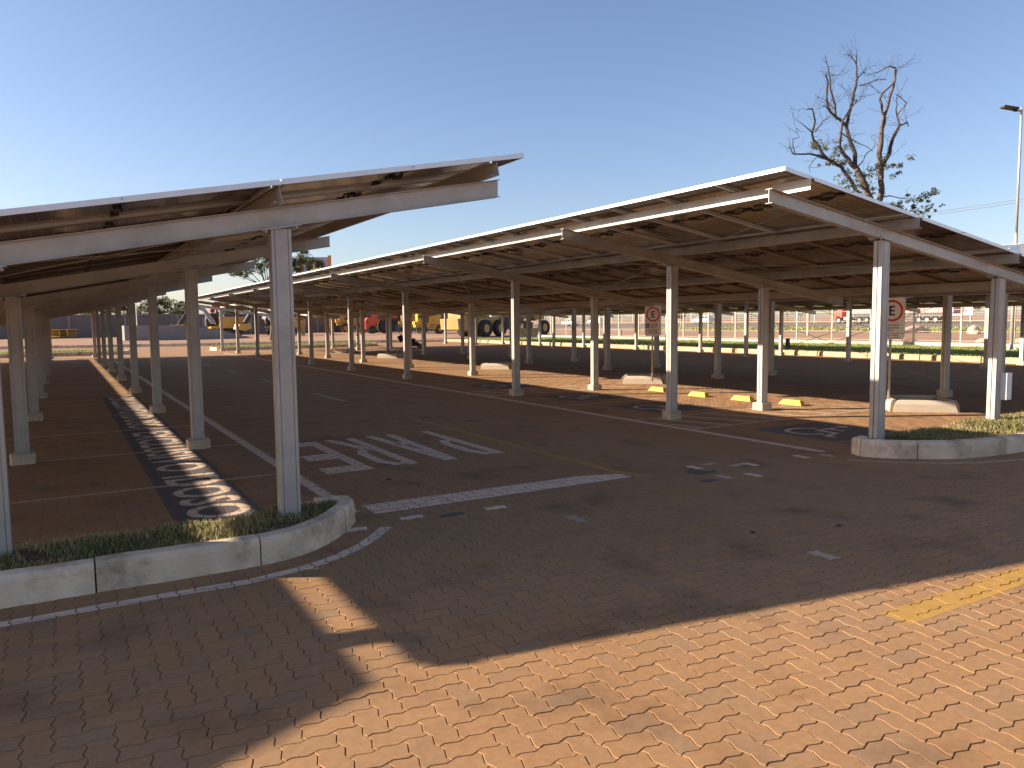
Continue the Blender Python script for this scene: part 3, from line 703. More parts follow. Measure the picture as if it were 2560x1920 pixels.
zL=lambda x:2.44+.19*(x-1.55); zR=lambda x:2.58-.150*(x-8.846); zR34=lambda x:2.09+.17*(x-15.83)
carport('solar carport row left of the aisle, its beams rising towards the aisle',1.553,2.44,.19,-2.78,3.60,[-2.55,-.66,1.46,3.30],LY,None,[(1.553,-.04),(-.473,.04)],5.80,46.6,3,(-2.95,3.48),yp0=5.74,fdx=True,
  braces=[((-2.4,6.1,zL(-2.4)+.15),(3.3,11.1,zL(3.3)+.15)),((3.3,6.1,zL(3.3)+.15),(-2.4,11.1,zL(-2.4)+.15))])
carport('solar carport row behind the left one, sloping up away from the aisle',-7.46,2.44,-.19,-9.6,-3.14,[-9.3,-7.3,-5.2,-3.42],LY,None,[(-7.46,0),(-5.43,0)],5.80,46.6,3,(-9.4,-2.96),yp0=5.78)
RY=[5.72,9.634,14.745,21.07,26.07,31.07,36.07,41.07,46.07,51.07]
carport('large solar carport row right of the aisle, nearest corner over the right island',8.846,2.58,-.150,6.55,13.24,[6.88,8.85,11.15,13.0],RY,None,[(8.846,-.22),(11.06,.24)],5.45,46.6,3,(6.62,13.32),yp0=5.40,fdx=True,
  braces=[((7.3,5.8,zR(7.3)+.14),(11.06,14.7,zR(11.06)+.1)),((11.06,5.9,zR(11.06)+.1),(7.3,14.7,zR(7.3)+.14)),((7.3,14.8,zR(7.3)+.14),(11.06,21,zR(11.06)+.1))])
Y34=[3.99,8.994,15.384]+[15.384+5*k for k in range(1,8)]
carport('solar carport row beyond the valley of kerb planters, rising towards the lawn side',15.83,2.29,.185,13.42,20.1,[13.7,15.6,17.8,19.85],Y34,None,[(15.832,0),(18.003,0)],3.6,51.,3,(13.34,20.0),
  braces=[((18.0,9.0,.35),(18.0,15.3,2.4)),((18.0,9.0,2.4),(18.0,15.3,.35)),((15.83,9.0,2.1),(15.83,15.3,.3)),((15.83,9.0,.3),(15.83,15.3,2.1))])
Y56=[3.25+5*k for k in range(11)]
carport('farthest solar carport row, beside the ochre kerb of the lawn',25.635,2.36,-.12,23.4,30.1,[23.7,25.7,27.8,29.8],Y56,None,[(25.635,0),(27.86,0)],3.0,53.6,3,(23.45,30.2))
# electrical box on the second island column
mb=MB(); mb.box(-.07,.07,-.10,.10,0,.38); o=mb.obj('electrical_box','white',None,bevel=.006,loc=(11.42,5.68,.50)); tag(o,'small white electrical box fixed to the right island column','electrical box')
# ------------------------------------------------------------------ parking signs
def ftext(s,size,parent,m,loc,rot,bold=.0,align='LEFT',sx=1.,ext=.0012,name='lettering'):
    cu=bpy.data.curves.new('t','FONT'); cu.body=s; cu.size=size; cu.align_x=align; cu.extrude=ext; cu.offset=bold; cu.resolution_u=4
    ob=bpy.data.objects.new('t',cu); COL.objects.link(ob); dg=bpy.context.evaluated_depsgraph_get(); me=bpy.data.meshes.new_from_object(ob.evaluated_get(dg)); bpy.data.objects.remove(ob)
    me.materials.clear(); me.materials.append(MT[m]); o=link(name,me,parent,loc); o.rotation_euler=rot; o.scale=(sx,1,1); return o
def ring(mb,cx,cz,ri,ro,y0,y1,n=40):
    vs=[];fs=[]
    for k in range(n):
        t=2*math.pi*k/n; c,s=math.cos(t),math.sin(t)
        vs+=[(cx+ri*c,y0,cz+ri*s),(cx+ro*c,y0,cz+ro*s),(cx+ro*c,y1,cz+ro*s),(cx+ri*c,y1,cz+ri*s)]
        a=4*k; b=4*((k+1)%n); fs+=[(a,a+1,b+1,b),(a+1,a+2,b+2,b+1),(a+3,a,b,b+3)]
    mb.add(vs,fs)
def parking_sign(x,y,ztop,w,h,rz,label,pole0=.12,ribs='v'):
    t=thing('parking_sign',label,'sign',(x,y,0),rz,'parking signs on thin steel posts')
    mb=MB(); mb.tube((0,.03,pole0),(0,.03,ztop+.02),.024,n=10); mb.obj('post','galv',t,smooth=True)
    W,Hh=w/2,h; r=.05; pts=[]
    for cx,cz,a0 in ((W-r,ztop-r,0),(-W+r,ztop-r,90),(-W+r,ztop-Hh+r,180),(W-r,ztop-Hh+r,270)):
        pts+=[(cx+r*math.cos(R_(a0+k*22.5)),cz+r*math.sin(R_(a0+k*22.5))) for k in range(5)]
    mb=MB(); mb.prism(pts,'y',-.003,0); pl=mb.obj('sign_plate','signwhite',t)
    R0=w*.42; cz=ztop-w*.5
    mb=MB(); ring(mb,0,cz,R0*.80,R0,-.0045,-.003); mb.obj('red_ring','signred',t)
    for a,b,c,d in((-.21,-.08,-.36,.36),(-.08,.23,.24,.36),(-.08,.20,-.055,.065),(-.08,.23,-.36,-.24)): pass
    mb=MB(); k=R0*1.12
    # letter E with real arms
    mb.prism([(-.21*k,-.40*k),(.23*k,-.40*k),(.23*k,-.26*k),(-.06*k,-.26*k),(-.06*k,-.06*k),(.20*k,-.06*k),(.20*k,.07*k),(-.06*k,.07*k),(-.06*k,.26*k),(.23*k,.26*k),(.23*k,.40*k),(-.21*k,.40*k)],'y',-.005,-.003)
    o=mb.obj('lettering','signblack',t); o.location=(0,0,cz)
    rot=(R_(90),0,0); z=ztop-w*.5-R0
    bw=w*.20; mb=MB(); mb.box(-W+.025,-W+.025+bw,-.0045,-.003,z-.045-bw*1.25,z-.045); b=mb.obj('blue_symbol_panel','signblue',t)
    cx=-W+.025+bw*.5; cz2=z-.045-bw*.7; mb=MB(); n=14
    for q in range(9):
        a=R_(110+q*28); a2=R_(110+(q+1)*28); rr=bw*.24; mb.tube((cx+rr*math.cos(a),-.005,cz2-.01+rr*math.sin(a)),(cx+rr*math.cos(a2),-.005,cz2-.01+rr*math.sin(a2)),.0028,n=4)
    mb.tube((cx-.004,-.005,cz2+bw*.34),(cx,-.005,cz2),.004,n=4); mb.tube((cx,-.005,cz2),(cx+bw*.2,-.005,cz2),.0035,n=4); mb.tube((cx+bw*.2,-.005,cz2),(cx+bw*.34,-.005,cz2-bw*.24),.0035,n=4); mb.tube((cx-.006,-.006,cz2+bw*.42),(cx-.006,-.0035,cz2+bw*.42),.007,n=8)
    mb.obj('wheelchair_symbol','signwhite',t)
    s=w*.088; tx=-W+.025+bw+.03
    for k,l in enumerate(('EXCLUSIVO','DEFICIENTE','FÍSICO')): ftext(l,s,t,'signblack',(tx,-.0035,z-.045-s*.85-k*s*1.18),rot,bold=.0006)
    zl=z-.045-s*4.3; mb=MB(); mb.box(-W+.006,W-.006,-.0045,-.003,zl,zl+.010); mb.obj('red_rule','signred',t)
    s2=w*.080
    for k,l in enumerate(('OBRIGATÓRIO','USO DO CARTÃO')): ftext(l,s2,t,'signblack',(0,-.0035,zl-s2*1.25-k*s2*1.15),rot,bold=.0005,align='CENTER')
    mb=MB(); 
    if ribs=='v':
        q=-W+.02
        while q<W-.01: mb.box(q,q+.004,-.0036,-.003,ztop-Hh+.05,ztop-.05); q+=.021
    else:
        q=ztop-Hh+.02
        while q<ztop-.02: mb.box(-W+.03,W-.03,-.0036,-.003,q,q+.005); q+=.028
    mb.obj('reflective_ribs','galv',t)
    return t
parking_sign(12.86,8.30,2.02,.46,.74,R_(-38),'white parking sign with red ring and black E, behind the nearest right column')
parking_sign(12.90,14.75,2.03,.44,.76,R_(-18),'smaller looking white parking sign with red ring and E, standing by the dark front column',ribs='h')
# ------------------------------------------------------------------ far edges of the yard
def far_island(name_label,x0,x1,y0,y1):
    t=struct(link('grass_island',None))
    path=[(x0,y1),(x0-.25,(y0+y1)/2),(x0,y0),(x0+.8,y0-.12),(x1-.8,y0-.12),(x1,y0),(x1+.25,(y0+y1)/2),(x1,y1)]
    kerb(path,t,w=.14,h=.22,side=1,stone=1.2,m='concrete')
    P=[(x0,y0),(x1,y0),(x1,y1),(x0,y1)]
    link('island_soil',sheet('island_soil',P,.17,'lawn'),t)
    stuff(blades('grass',lambda a,b:True,(x0+.1,x1-.1,y0+.1,y1),5000,.14,.17,m='grassfar',wd=.02),name_label)
far_island('strip of low grass on the far kerbed island at the end of the left carport',-9,3.3,49.6,52.)
far_island('strip of low grass on the far kerbed island at the end of the right carport',8.6,19.5,51.6,54.)
kq=struct(link('far_kerb',None))
kerb([(28.5,58.4),(20,61.2),(8,65.0),(-6,69.5),(-30,77)],kq,w=.16,h=.24,side=-1,stone=2.2,m='concrete')
lk=struct(link('lawn_kerb',None))
kerb([(28.45,56.5),(28.45,40),(28.45,20),(28.45,4)],lk,w=.17,h=.21,side=1,stone=2.3,m='curbline',gap=.05,round_=.05)
kerb([(23.5,60.0),(26,59.0),(27.8,58.0),(28.45,56.5)],lk,w=.17,h=.21,side=1,stone=1.5,m='curbline',round_=.05)
def lawnz(x,y): return .15+.05*noise.noise(Vector((x*.5,y*.35,3)))+.10*math.exp(-((x-34)**2/4+(y-41)**2/6))
lawn=struct(grid_sheet('lawn',28.6,38.4,2,60,20,90,lawnz,'lawn'))
stuff(blades('grass',lambda a,b:True,(28.62,38.35,8,58),42000,.085,lawnz,m='grassfar',wd=.014),'mown lawn strip between the ochre kerb and the cream low wall')
# cream low wall with welded mesh fence
def wall_len(x,y0,y1,z0,z1,w,name,m): mb=MB(); mb.box(x-w/2,x+w/2,y0,y1,z0,z1); return mb.obj(name,m)
o=wall_len(38.5,4,60,-.1,.34,.18,'low_wall','creamwall'); tag(o,'long cream painted low wall behind the green lawn strip','wall')
F=thing('mesh_fence','pale steel mesh fence with square posts on the cream low wall','fence',(38.5,4,.34))
pm=MB(); pm.box(-.035,.035,-.035,.035,0,2.35); post0=pm.mesh('post','wood')
mb=MB()
for k in range(1,25): mb.box(-.002,.002,k*.098-.0018,k*.098+.0018,.05,2.2)
for z in (.1,.55,1.1,1.65,2.15): mb.box(-.008,.008,.03,2.42,z-.008,z+.008)
pan0=mb.mesh('mesh_panel','wood')
for k in range(23):
    link('post',post0,F,(0,k*2.45,0)); 
    if k<22: link('mesh_panel',pan0,F,(0,k*2.45,0))
# short items on and beyond the lawn
mb=MB(); mb.prism([(-.09,0),(.09,0),(.05,.52),(-.13,.5)],'y',-.06,.06); o=mb.obj('irrigation_box','signblack',None,loc=(31.2,25.6,.15)); tag(o,'small dark leaning irrigation box on the lawn strip','irrigation box')
mb=MB(); mb.tube((0,0,0),(-.35,.9,.35),.02,n=6); o=mb.obj('plastic_pipe','white',None,loc=(30.6,29.2,.17)); tag(o,'thin white plastic pipe sticking out of the shaded lawn','pipe')
mb=MB(); mb.box(-.12,.12,-.12,.12,0,.75); mb.box(-.13,.13,-.13,.13,.75,.80); o=mb.obj('short_post','wood',None,loc=(45,56,-.05)); tag(o,'short pale stub post on the red earth behind the fence','post')
# ------------------------------------------------------------------ road and far roadside
rz=lambda x,y:earth(x,y)+.05
struct(grid_sheet('road',100,117.2,-60,400,12,90,rz,'asphalt'))
rm=struct(grid_sheet('road_line',108.4,108.6,-60,400,1,90,lambda x,y:earth(x,y)+.056,'faded_white'))
rk=struct(grid_sheet('road_edge_line',116.6,117.0,-60,400,1,90,lambda x,y:earth(x,y)+.058,'white_paint'))
def fence_far(x,y0,y1,step,h,label):
    t=thing('wire_fence',label,'fence',(x,y0,0)); y=y0
    pm=MB(); pm.box(-.09,.09,-.09,.09,0,h); p0=pm.mesh('post','wood')
    while y<y1: link('post',p0,t,(0,y-y0,earth(x,y)-.05)); y+=step
    for z in (.3,.7,1.1,1.5,1.9):
        if z<h:
            mb=MB(); Y=list(np.arange(y0,y1,8.))
            for a,b in zip(Y,Y[1:]): mb.tube((0,a-y0,earth(x,a)+z),(0,b-y0,earth(x,b)+z),.02,n=4,cap=False)
            mb.obj('wire','wood',t)
fence_far(126,30,330,4.2,2.3,'pale post and wire fence on the far side of the road')
def board(x,y,w_,h_,z,lines,label,m='signwhite',rz_=R_(-62)):
    t=thing('banner',label,'banner',(x,y,z),rz_,None); mb=MB(); mb.box(-w_/2,w_/2,-.03,.03,0,h_); mb.obj('board',m,t)
    for s in(-1,1): mb=MB(); mb.box(s*w_*.42-.05,s*w_*.42+.05,.03,.1,-z+earth(x,y),h_); mb.obj('support','wood',t)
    for tx,sz,zz,mm,ct in lines: ftext(tx,sz,t,mm,(0,-.032,zz),(R_(90),0,0),bold=.01,align='CENTER')
board(125.3,69,3.3,1.5,1.75,[('lenlle',.95,.55,'signblack',0)],'white roadside banner with dark lettering left of the second island column')
board(125.3,58,3.0,2.0,1.7,[('cones',.85,.9,'signred',0)],'white roadside banner with red lettering right of the second island column')
board(125.3,55.2,2.2,2.0,1.7,[],'greyish roadside banner beside the red lettered one','lilac')
t=thing('round_sign','round road sign seen from behind on a pale pole beside the road','sign',(98.5,105,earth(98.5,105)),R_(-40))
mb=MB(); mb.tube((0,0,0),(0,0,3.0),.07,n=8); mb.obj('post','wood',t)
mb=MB(); mb.tube((0,-.02,2.6),(0,.02,2.6),1.05,n=28); mb.obj('sign_plate','wood',t); mb=MB(); mb.tube((0,-.05,2.6),(0,-.025,2.6),.92,n=28); mb.obj('sign_back','darkmetal',t)
def rock(x,y,s,label,seed):
    bm=bmesh.new(); bmesh.ops.create_icosphere(bm,subdivisions=2,radius=1)
    for v in bm.verts:
        k=1+.35*noise.noise(v.co*1.4+Vector((seed,0,0))); v.co=Vector((v.co.x*s[0]*k,v.co.y*s[1]*k,v.co.z*s[2]*k))
    me=bpy.data.meshes.new('boulder'); bm.to_mesh(me); bm.free(); me.materials.append(MT['rock']); o=link('boulder',me,None,(x,y,earth(x,y)+s[2]*.4)); o.rotation_euler=(0,R_(seed*13%25-12),seed)
    tag(o,label,'rock','pale rubble on the red earth')
rock(72.5,44.2,(.35,1.3,.55),'largest pale slab of rubble, tilted up on the verge right of the big sign',1)
rock(70.5,44.5,(.6,.6,.35),'lower pale rubble lump left of the tilted slab',2); rock(69.3,46.0,(.5,.45,.28),'small pale rubble lump nearest the big sign',3)
rock(74,39.5,(.6,.6,.55),'single upright pale rock right of the tilted slab',4); rock(70.5,37.5,(.4,.4,.25),'small pale stone in front of the upright rock',5)
for k in range(7): rock(50+random.uniform(-1.5,1.5),22.5+k*.55,(random.uniform(.25,.5),.35,.2),['flat rubble piece at the left end of the pile right of the second island column','rubble piece with a rounded top in the pile by the fence','narrow rubble piece in the pile by the fence','middle rubble piece in the pile by the fence','broad rubble piece in the pile by the fence','low rubble piece in the pile by the fence','rightmost rubble piece of the pile by the fence'][k],6+k)
stuff(blades('grass',lambda a,b:noise.noise(Vector((a*.15,b*.15,8)))>-.05,(78,99,30,95),9000,.35,lambda x,y:earth(x,y),m='grassfar',wd=.12),'patchy green verge grass in front of the road')
# ------------------------------------------------------------------ vehicles
def wheel(parent,x,y,r,w_,side,rim='greymetal',hub=.55,name='wheel'):
    mb=MB(); n=20; vs=[];fs=[]
    prof=[(-w_/2,r*hub),(-w_/2,r*.92),(-w_*.4,r),(w_*.4,r),(w_/2,r*.92),(w_/2,r*hub)]
    for k in range(n):
        t=2*math.pi*k/n
        for o_,rr in prof: vs.append((rr*math.cos(t),o_,rr*math.sin(t)))
    m_=len(prof)
    for k in range(n):
        for i in range(m_): fs.append((k*m_+i,k*m_+(i+1)%m_,((k+1)%n)*m_+(i+1)%m_,((k+1)%n)*m_+i))
    mb.add(vs,fs); o=mb.obj(name,'rubber',parent,loc=(x,y,r))
    mr=MB(); mr.tube((0,-w_*.36,0),(0,w_*.36,0),r*hub*1.01,n=18); mr.tube((0,side*w_*.3,0),(0,side*w_*.46,0),r*hub*.45,r*.18,n=12); mr.obj('rim',rim,o)
    return o
def car(kind,label,x,y,rz_,z):
    t=thing(kind,label,'car' if kind=='suv' else 'pickup truck',(x,y,z),rz_)
    if kind=='suv':
        prof=[(-2.2,.35),(2.2,.35),(2.25,.62),(2.15,.82),(1.35,1.0),(1.2,1.02),(-2.15,1.05),(-2.28,.8),(-2.25,.5)]
        roof=[(1.25,1.0),(.55,1.55),(.2,1.64),(-1.6,1.66),(-1.95,1.55),(-2.15,1.04)]
        win=[[(1.08,1.05),(.5,1.50),(.22,1.54),(.15,1.05)],[(.05,1.05),(.05,1.55),(-.85,1.56),(-.85,1.05)],[(-.95,1.05),(-.95,1.56),(-1.55,1.54),(-1.9,1.1)]]
        wx=(1.38,-1.4); L=2.25
    else:
        prof=[(-2.6,.5),(2.6,.5),(2.65,.8),(2.55,1.02),(1.35,1.12),(-2.6,1.12),(-2.65,.8)]
        roof=[(1.3,1.1),(.7,1.66),(.4,1.76),(-.7,1.76),(-.95,1.65),(-1.05,1.1)]
        win=[[(1.12,1.14),(.66,1.6),(.4,1.66),(.3,1.14)],[(.2,1.14),(.2,1.67),(-.6,1.67),(-.8,1.14)]]
        wx=(1.75,-1.55); L=2.6
    mb=MB(); mb.prism(prof,'y',-.88,.88); mb.obj('body','white',t,bevel=.06)
    mb=MB(); mb.prism(roof,'y',-.72,.72); mb.obj('cabin','white',t,bevel=.05)
    for s in(-1,1):
        for wn in win: mb=MB(); mb.prism(wn,'y',s*.722-.006,s*.722+.006); mb.obj('window','glass',t)
        for q in wx: wheel(t,q,s*.80,.36,.24,s)
        mb=MB(); mb.box(L-.12,L+.03,s*.6-.18,s*.6+.18,.68,.82); mb.obj('headlight','greymetal',t)
        mb=MB(); mb.box(-L-.05,-L+.08,s*.75-.1,s*.75+.1,.8,1.02); mb.obj('tail_light','red_dark',t)
    mb=MB(); mb.prism([(-1.98,1.12),(-1.78,1.56),(-1.76,1.56),(-1.96,1.12)] if kind=='suv' else [(-1.07,1.16),(-.97,1.62),(-.95,1.62),(-1.05,1.16)],'y',-.62,.62); mb.obj('rear_window','glass',t)
    return t
ZR=lambda x,y:earth(x,y)+.06
car('suv','white SUV driving on the far lane, seen between two middle columns',114.5,115.5,R_(90+8),ZR(114.5,115.5))
car('pickup_truck','white pickup truck on the near lane, seen left of the smaller E sign',104,148,R_(90),ZR(104,148))
car('suv','white car half hidden behind the white pickup truck',113,150,R_(92),ZR(113,150))
T=thing('articulated_truck','red articulated truck with a long low trailer on the road behind the fence','truck',(113.5,83.4,ZR(113.5,83.4)),R_(90))
mb=MB(); mb.prism([(0,.55),(0,2.0),(-.12,3.3),(-.5,3.6),(-2.1,3.6),(-2.1,.9),(-1.75,.9),(-1.6,1.15),(-1.15,1.15),(-.95,.9),(-.9,.45),(-.1,.45)],'y',-1.2,1.2); c=mb.obj('cab','red',T,bevel=.05)
for s in(-1,1): mb=MB(); mb.prism([(-.25,2.0),(-.33,2.9),(-1.1,2.9),(-1.1,2.0)],'y',s*1.2-.01,s*1.2+.012); mb.obj('window','glass',c)
mb=MB(); mb.box(-7.2,-.6,-.5,.5,.75,1.1); mb.obj('chassis','darkmetal',T)
mb=MB(); mb.box(-3.5,-2.3,.7,1.15,.5,1.05); mb.box(-3.5,-2.3,-1.15,-.7,.5,1.05); mb.obj('fuel_tank','greymetal',T,bevel=.05)
for q in(-1.35,-5.2,-6.5,-15.2,-16.5,-17.8):
    for s in(-1,1): wheel(T,q,s*1.0,.52,.34,s)
TR=MB(); TR.box(-20.5,-2.9,-1.25,1.25,1.35,1.55); TR.obj('trailer_bed','darkmetal',T)
for k in range(8):
    a=-3.0-k*2.2; mb=MB(); mb.box(a-2.12,a,-1.27,1.27,1.56,2.75); mb.box(a-2.16,a-2.08,-1.31,1.31,1.5,3.0); mb.obj('side_board','pink',T)
    mb=MB(); mb.box(a-2.1,a-.02,-1.29,1.29,2.76,2.98); mb.obj('top_rail','white',T)
# ------------------------------------------------------------------ lamp post, cable
t=thing('lamp_post','tall galvanised lamp post with a dark flat lamp head at the right edge','street lamp',(35.4,17.28,.18))
mb=MB(); mb.tube((0,0,0),(0,0,5),.075,.065,n=12); mb.tube((0,0,5),(0,0,10.25),.055,.045,n=12); mb.obj('pole','galv',t,smooth=True)
mb=MB()
for k in range(4):
    a=R_(45+90*k); mb.prism([(0,0),(.22,0),(0,.3)],'y',-.006,.006); 
mb=MB(); mb.box(-.2,.2,-.2,.2,0,.02)
for k in range(4):
    a=R_(90*k); M_=Matrix.Rotation(a,4,'Z'); vs=[M_@Vector(p) for p in [(.07,-.006,.02),(.2,-.006,.02),(.07,-.006,.34),(.07,.006,.02),(.2,.006,.02),(.07,.006,.34)]]; mb.add(vs,[(0,1,2),(3,5,4),(0,3,4,1),(1,4,5,2),(2,5,3,0)])
mb.obj('base_plate','galv',t)
mb=MB(); d=Vector((-.80,.45,.10)); mb.tube((0,0,10.05),(-.12,.07,10.12),.035,n=8); mb.obj('bracket','galv',t)
Mx=Matrix.Translation((-.42,.26,10.22))@Matrix.Rotation(R_(149),4,'Z')@Matrix.Rotation(R_(-10),4,'Y')
mb=MB(); mb.box(-.30,.32,-.17,.17,-.045,.045,M=Mx); mb.box(-.34,-.18,-.06,.06,-.10,-.045,M=Mx); mb.obj('lamp_head','darkmetal',t,bevel=.012)
mb=MB()
for dz in(0,.2):
    P=[Vector((60,47,9.75+dz)).lerp(Vector((60,8,10.9+dz)),k/12)-Vector((0,0,.5*4*(k/12)*(1-k/12))) for k in range(13)]
    for a,b in zip(P,P[1:]): mb.tube(a,b,.02,n=4,cap=False)
o=mb.obj('power_cable','darkmetal'); tag(o,'thin double power cable crossing the sky towards the lamp post','cable')
for yy,zz in ((47,9.9),(8,11.1)):
    mb=MB(); mb.tube((60,yy,0),(60,yy,zz+.3),.14,.10,n=8); mb.box(59.1,60.9,yy-.05,yy+.05,zz-.05,zz+.05); o=mb.obj('utility_pole','wood'); tag(o,'pale utility pole carrying the power cable, '+('behind the dead tree' if yy==47 else 'right of the lamp post'),'pole')
# ------------------------------------------------------------------ trees
def limb(mb,pts,r0,r1,n=6,mi=0):
    k=len(pts)
    for i in range(k-1):
        a=r0+(r1-r0)*i/(k-1); b=r0+(r1-r0)*(i+1)/(k-1); mb.tube(pts[i],pts[i+1],a,b,n=n,mi=mi,cap=(i==k-2))
def twist(pts,amp,seg=3):
    out=[pts[0]]
    for a,b in zip(pts,pts[1:]):
        for k in range(1,seg+1):
            q=a.lerp(b,k/seg)
            if k<seg: q=q+Vector((random.uniform(-1,1),random.uniform(-1,1),random.uniform(-1,1)))*amp*(b-a).length
            out.append(q)
    return out
def leaves(centres,n,size,m,name,parent,droop=.3):
    c=np.array([p for p,_ in centres]); rr=np.array([r for _,r in centres]); k=rng.integers(0,len(c),n)
    d=rng.normal(0,1,(n,3)); d/=np.linalg.norm(d,axis=1)[:,None]; rad=rng.uniform(.25,1.,n)**.6
    p=c[k]+d*(rad*rr[k])[:,None]*np.array([1,1,.75])
    a=rng.normal(0,1,(n,3)); a[:,2]-=droop; a/=np.linalg.norm(a,axis=1)[:,None]; b=np.cross(a,rng.normal(0,1,(n,3))); b/=np.linalg.norm(b,axis=1)[:,None]
    s=size*rng.uniform(.6,1.4,n)[:,None]; V=np.stack([p-a*s,p+b*s*.38,p+a*s,p-b*s*.38],1).reshape(-1,3); i=np.arange(n)*4
    t=np.clip(.5+.5*rng.normal(0,.5,n)*.6+(rng.random(len(c))[k]-.5)*.5,0,1)
    return link(name,np_mesh(name,V,np.stack([i,i+1,i+2,i+3],1),m,t),parent)
# half dead tree behind the right carport, limbs in its own frame
TX,TY=37.0,24.6; DT=TX*math.sin(yaw)+TY*math.cos(yaw); q=DT/1899.7/3.3515
t=thing('dying_tree','tall half dead tree with bare twisted branches and a few olive leaves','tree',(TX,TY,.15),-yaw)
def TP(zx,zy,dy=0): return Vector((-.229+(zx-985)*.0062-(1455-zy)*.00015,dy,7.27+(1455-zy)*.0060))
mb=MB(); md=MB()
limbs=[([(985,2600),(975,2200),(990,1800),(975,1560)],.26,.22,0,0),
 ([(975,1560),(950,1440),(890,1330),(850,1215),(805,1140)],.15,.12,0,.0),([(975,1560),(1005,1450),(1045,1350),(1045,1180),(1030,1000),(1050,830),(1075,690)],.15,.085,.3,.5),
 ([(805,1140),(800,1000),(760,880),(740,790),(760,680),(800,560),(830,440),(850,360)],.105,.045,0,.5),([(850,360),(845,240),(860,150)],.045,.012,.5,.6),([(845,240),(790,170),(755,150)],.03,.008,.5,.4),([(850,360),(900,310),(935,295)],.035,.012,.5,.7),
 ([(740,790),(660,720),(570,650),(545,560),(550,430),(520,370)],.07,.02,.1,-.5),([(660,720),(640,600),(595,470),(585,370),(565,290),(535,200)],.055,.012,.2,-.2),([(585,370),(645,365)],.02,.008,-.2,-.2),
 ([(805,1140),(700,1030),(650,960),(650,850),(655,760)],.095,.04,0,-.5),([(655,760),(700,680),(760,600),(700,590)],.04,.012,-.5,-.8),
 ([(1075,690),(1130,520),(1180,370),(1200,280),(1225,255)],.075,.015,.5,.9),([(1075,690),(1030,540),(1040,500),(1140,400),(1130,300),(1080,290),(980,340),(860,375)],.06,.012,.5,-.3),
 ([(1045,1110),(1120,990),(1160,870),(1240,740)],.10,.055,.2,.9),([(1240,740),(1220,600),(1245,460)],.045,.012,.9,1.2),([(1240,740),(1310,715),(1325,750)],.04,.012,.9,1.),([(1230,650),(1300,550),(1240,500),(1190,475)],.03,.008,1.,.8),
 ([(870,1520),(800,1400),(740,1280),(640,1140),(520,1080),(400,930),(380,880),(400,770),(370,680),(320,690)],.10,.02,-.3,-1.2),([(490,1070),(350,1045),(210,1055),(160,1000)],.05,.015,-.8,-1.5),([(210,1055),(190,940),(240,930),(195,820)],.022,.006,-1.4,-1.6),
 ([(380,880),(300,830),(220,790)],.03,.008,-1.1,-1.5),([(395,870),(470,770),(570,700)],.03,.008,-1.1,-.6),([(540,1090),(430,1060),(370,1140),(385,1190)],.025,.007,-.8,-.6),
 ([(905,1350),(820,1290),(700,1300),(600,1335)],.05,.015,-.1,-.8),([(1040,1370),(1150,1360),(1270,1375),(1440,1370)],.03,.008,.3,1.2),([(1030,1450),(1150,1480),(1310,1520),(1340,1540)],.03,.008,.3,1.),([(820,1150),(900,1020),(990,940),(1010,830)],.028,.006,.1,.6),
 ([(640,850),(740,890),(860,940),(960,990)],.03,.008,-.4,.2),([(855,430),(950,400),(1050,360),(1115,355)],.028,.006,.3,.8),([(950,400),(1000,430),(1070,455)],.015,.005,.5,.9),([(570,655),(460,650)],.03,.01,-.4,-.9),([(790,600),(860,550),(940,500)],.015,.004,.2,.5),([(600,650),(500,590),(430,580)],.02,.005,-.4,-.9)]
tips=[]
for pts,r0,r1,d0,d1 in limbs:
    k=len(pts); P=[TP(x,y,d0+(d1-d0)*i/(k-1)) for i,(x,y) in enumerate(pts)]; P2=twist(P,.045 if r0<.2 else .02)
    limb(mb if random.random()<.5 or r0>.12 else md,P2,r0*1.12,r1*1.3)
    if r0<.2:
        for _ in range(5 if r0<.05 else 9):
            i=random.randrange(1,len(P2)); a=P2[i]; L_=random.uniform(.35,1.15); d=Vector((random.uniform(-1,1),random.uniform(-1,1),random.uniform(-.2,1))).normalized()
            pp=twist([a,a+d*L_*.5,a+d*L_+Vector((0,0,.12))],.12,2); limb(md,pp,.012,.004,n=3)
            for __ in range(3):
                b=random.choice(pp[1:]); e=(d+Vector((random.uniform(-1,1),random.uniform(-1,1),random.uniform(-.4,.8)))).normalized(); limb(md,twist([b,b+e*random.uniform(.15,.5)],.15,2),.006,.003,n=3)
trk=mb.obj('trunk','bark',t,smooth=True); md.obj('branch','bark_dark',t)
cl=[(500,930,.30),(450,935,.18),(600,935,.28),(620,1050,.28),(560,1090,.2),(700,1170,.28),(740,1260,.3),(740,1330,.22),(860,1190,.33),(940,1180,.3),(1000,1110,.25),(1090,1120,.28),(1200,1100,.25),(1150,1160,.2),(880,1250,.28),(690,1110,.22),(650,1000,.22),(1330,1370,.24),(1430,1350,.24),(1400,1400,.16),(1130,1450,.26),(1200,1450,.24),(1280,1450,.22),(1480,1480,.2),(1310,1530,.3),(1080,1470,.2),(780,1390,.2),(880,1420,.2),(960,1330,.12),(1170,1500,.24),(1430,1530,.1)]
leaves([(tuple(TP(x+random.uniform(-38,38),y+random.uniform(-30,30),random.uniform(-.8,.8))),r*random.uniform(.5,1.1)) for x,y,r in cl for _ in range(4)],3400,.07,'leaf_dusty','leaf_cluster',t,droop=.9)
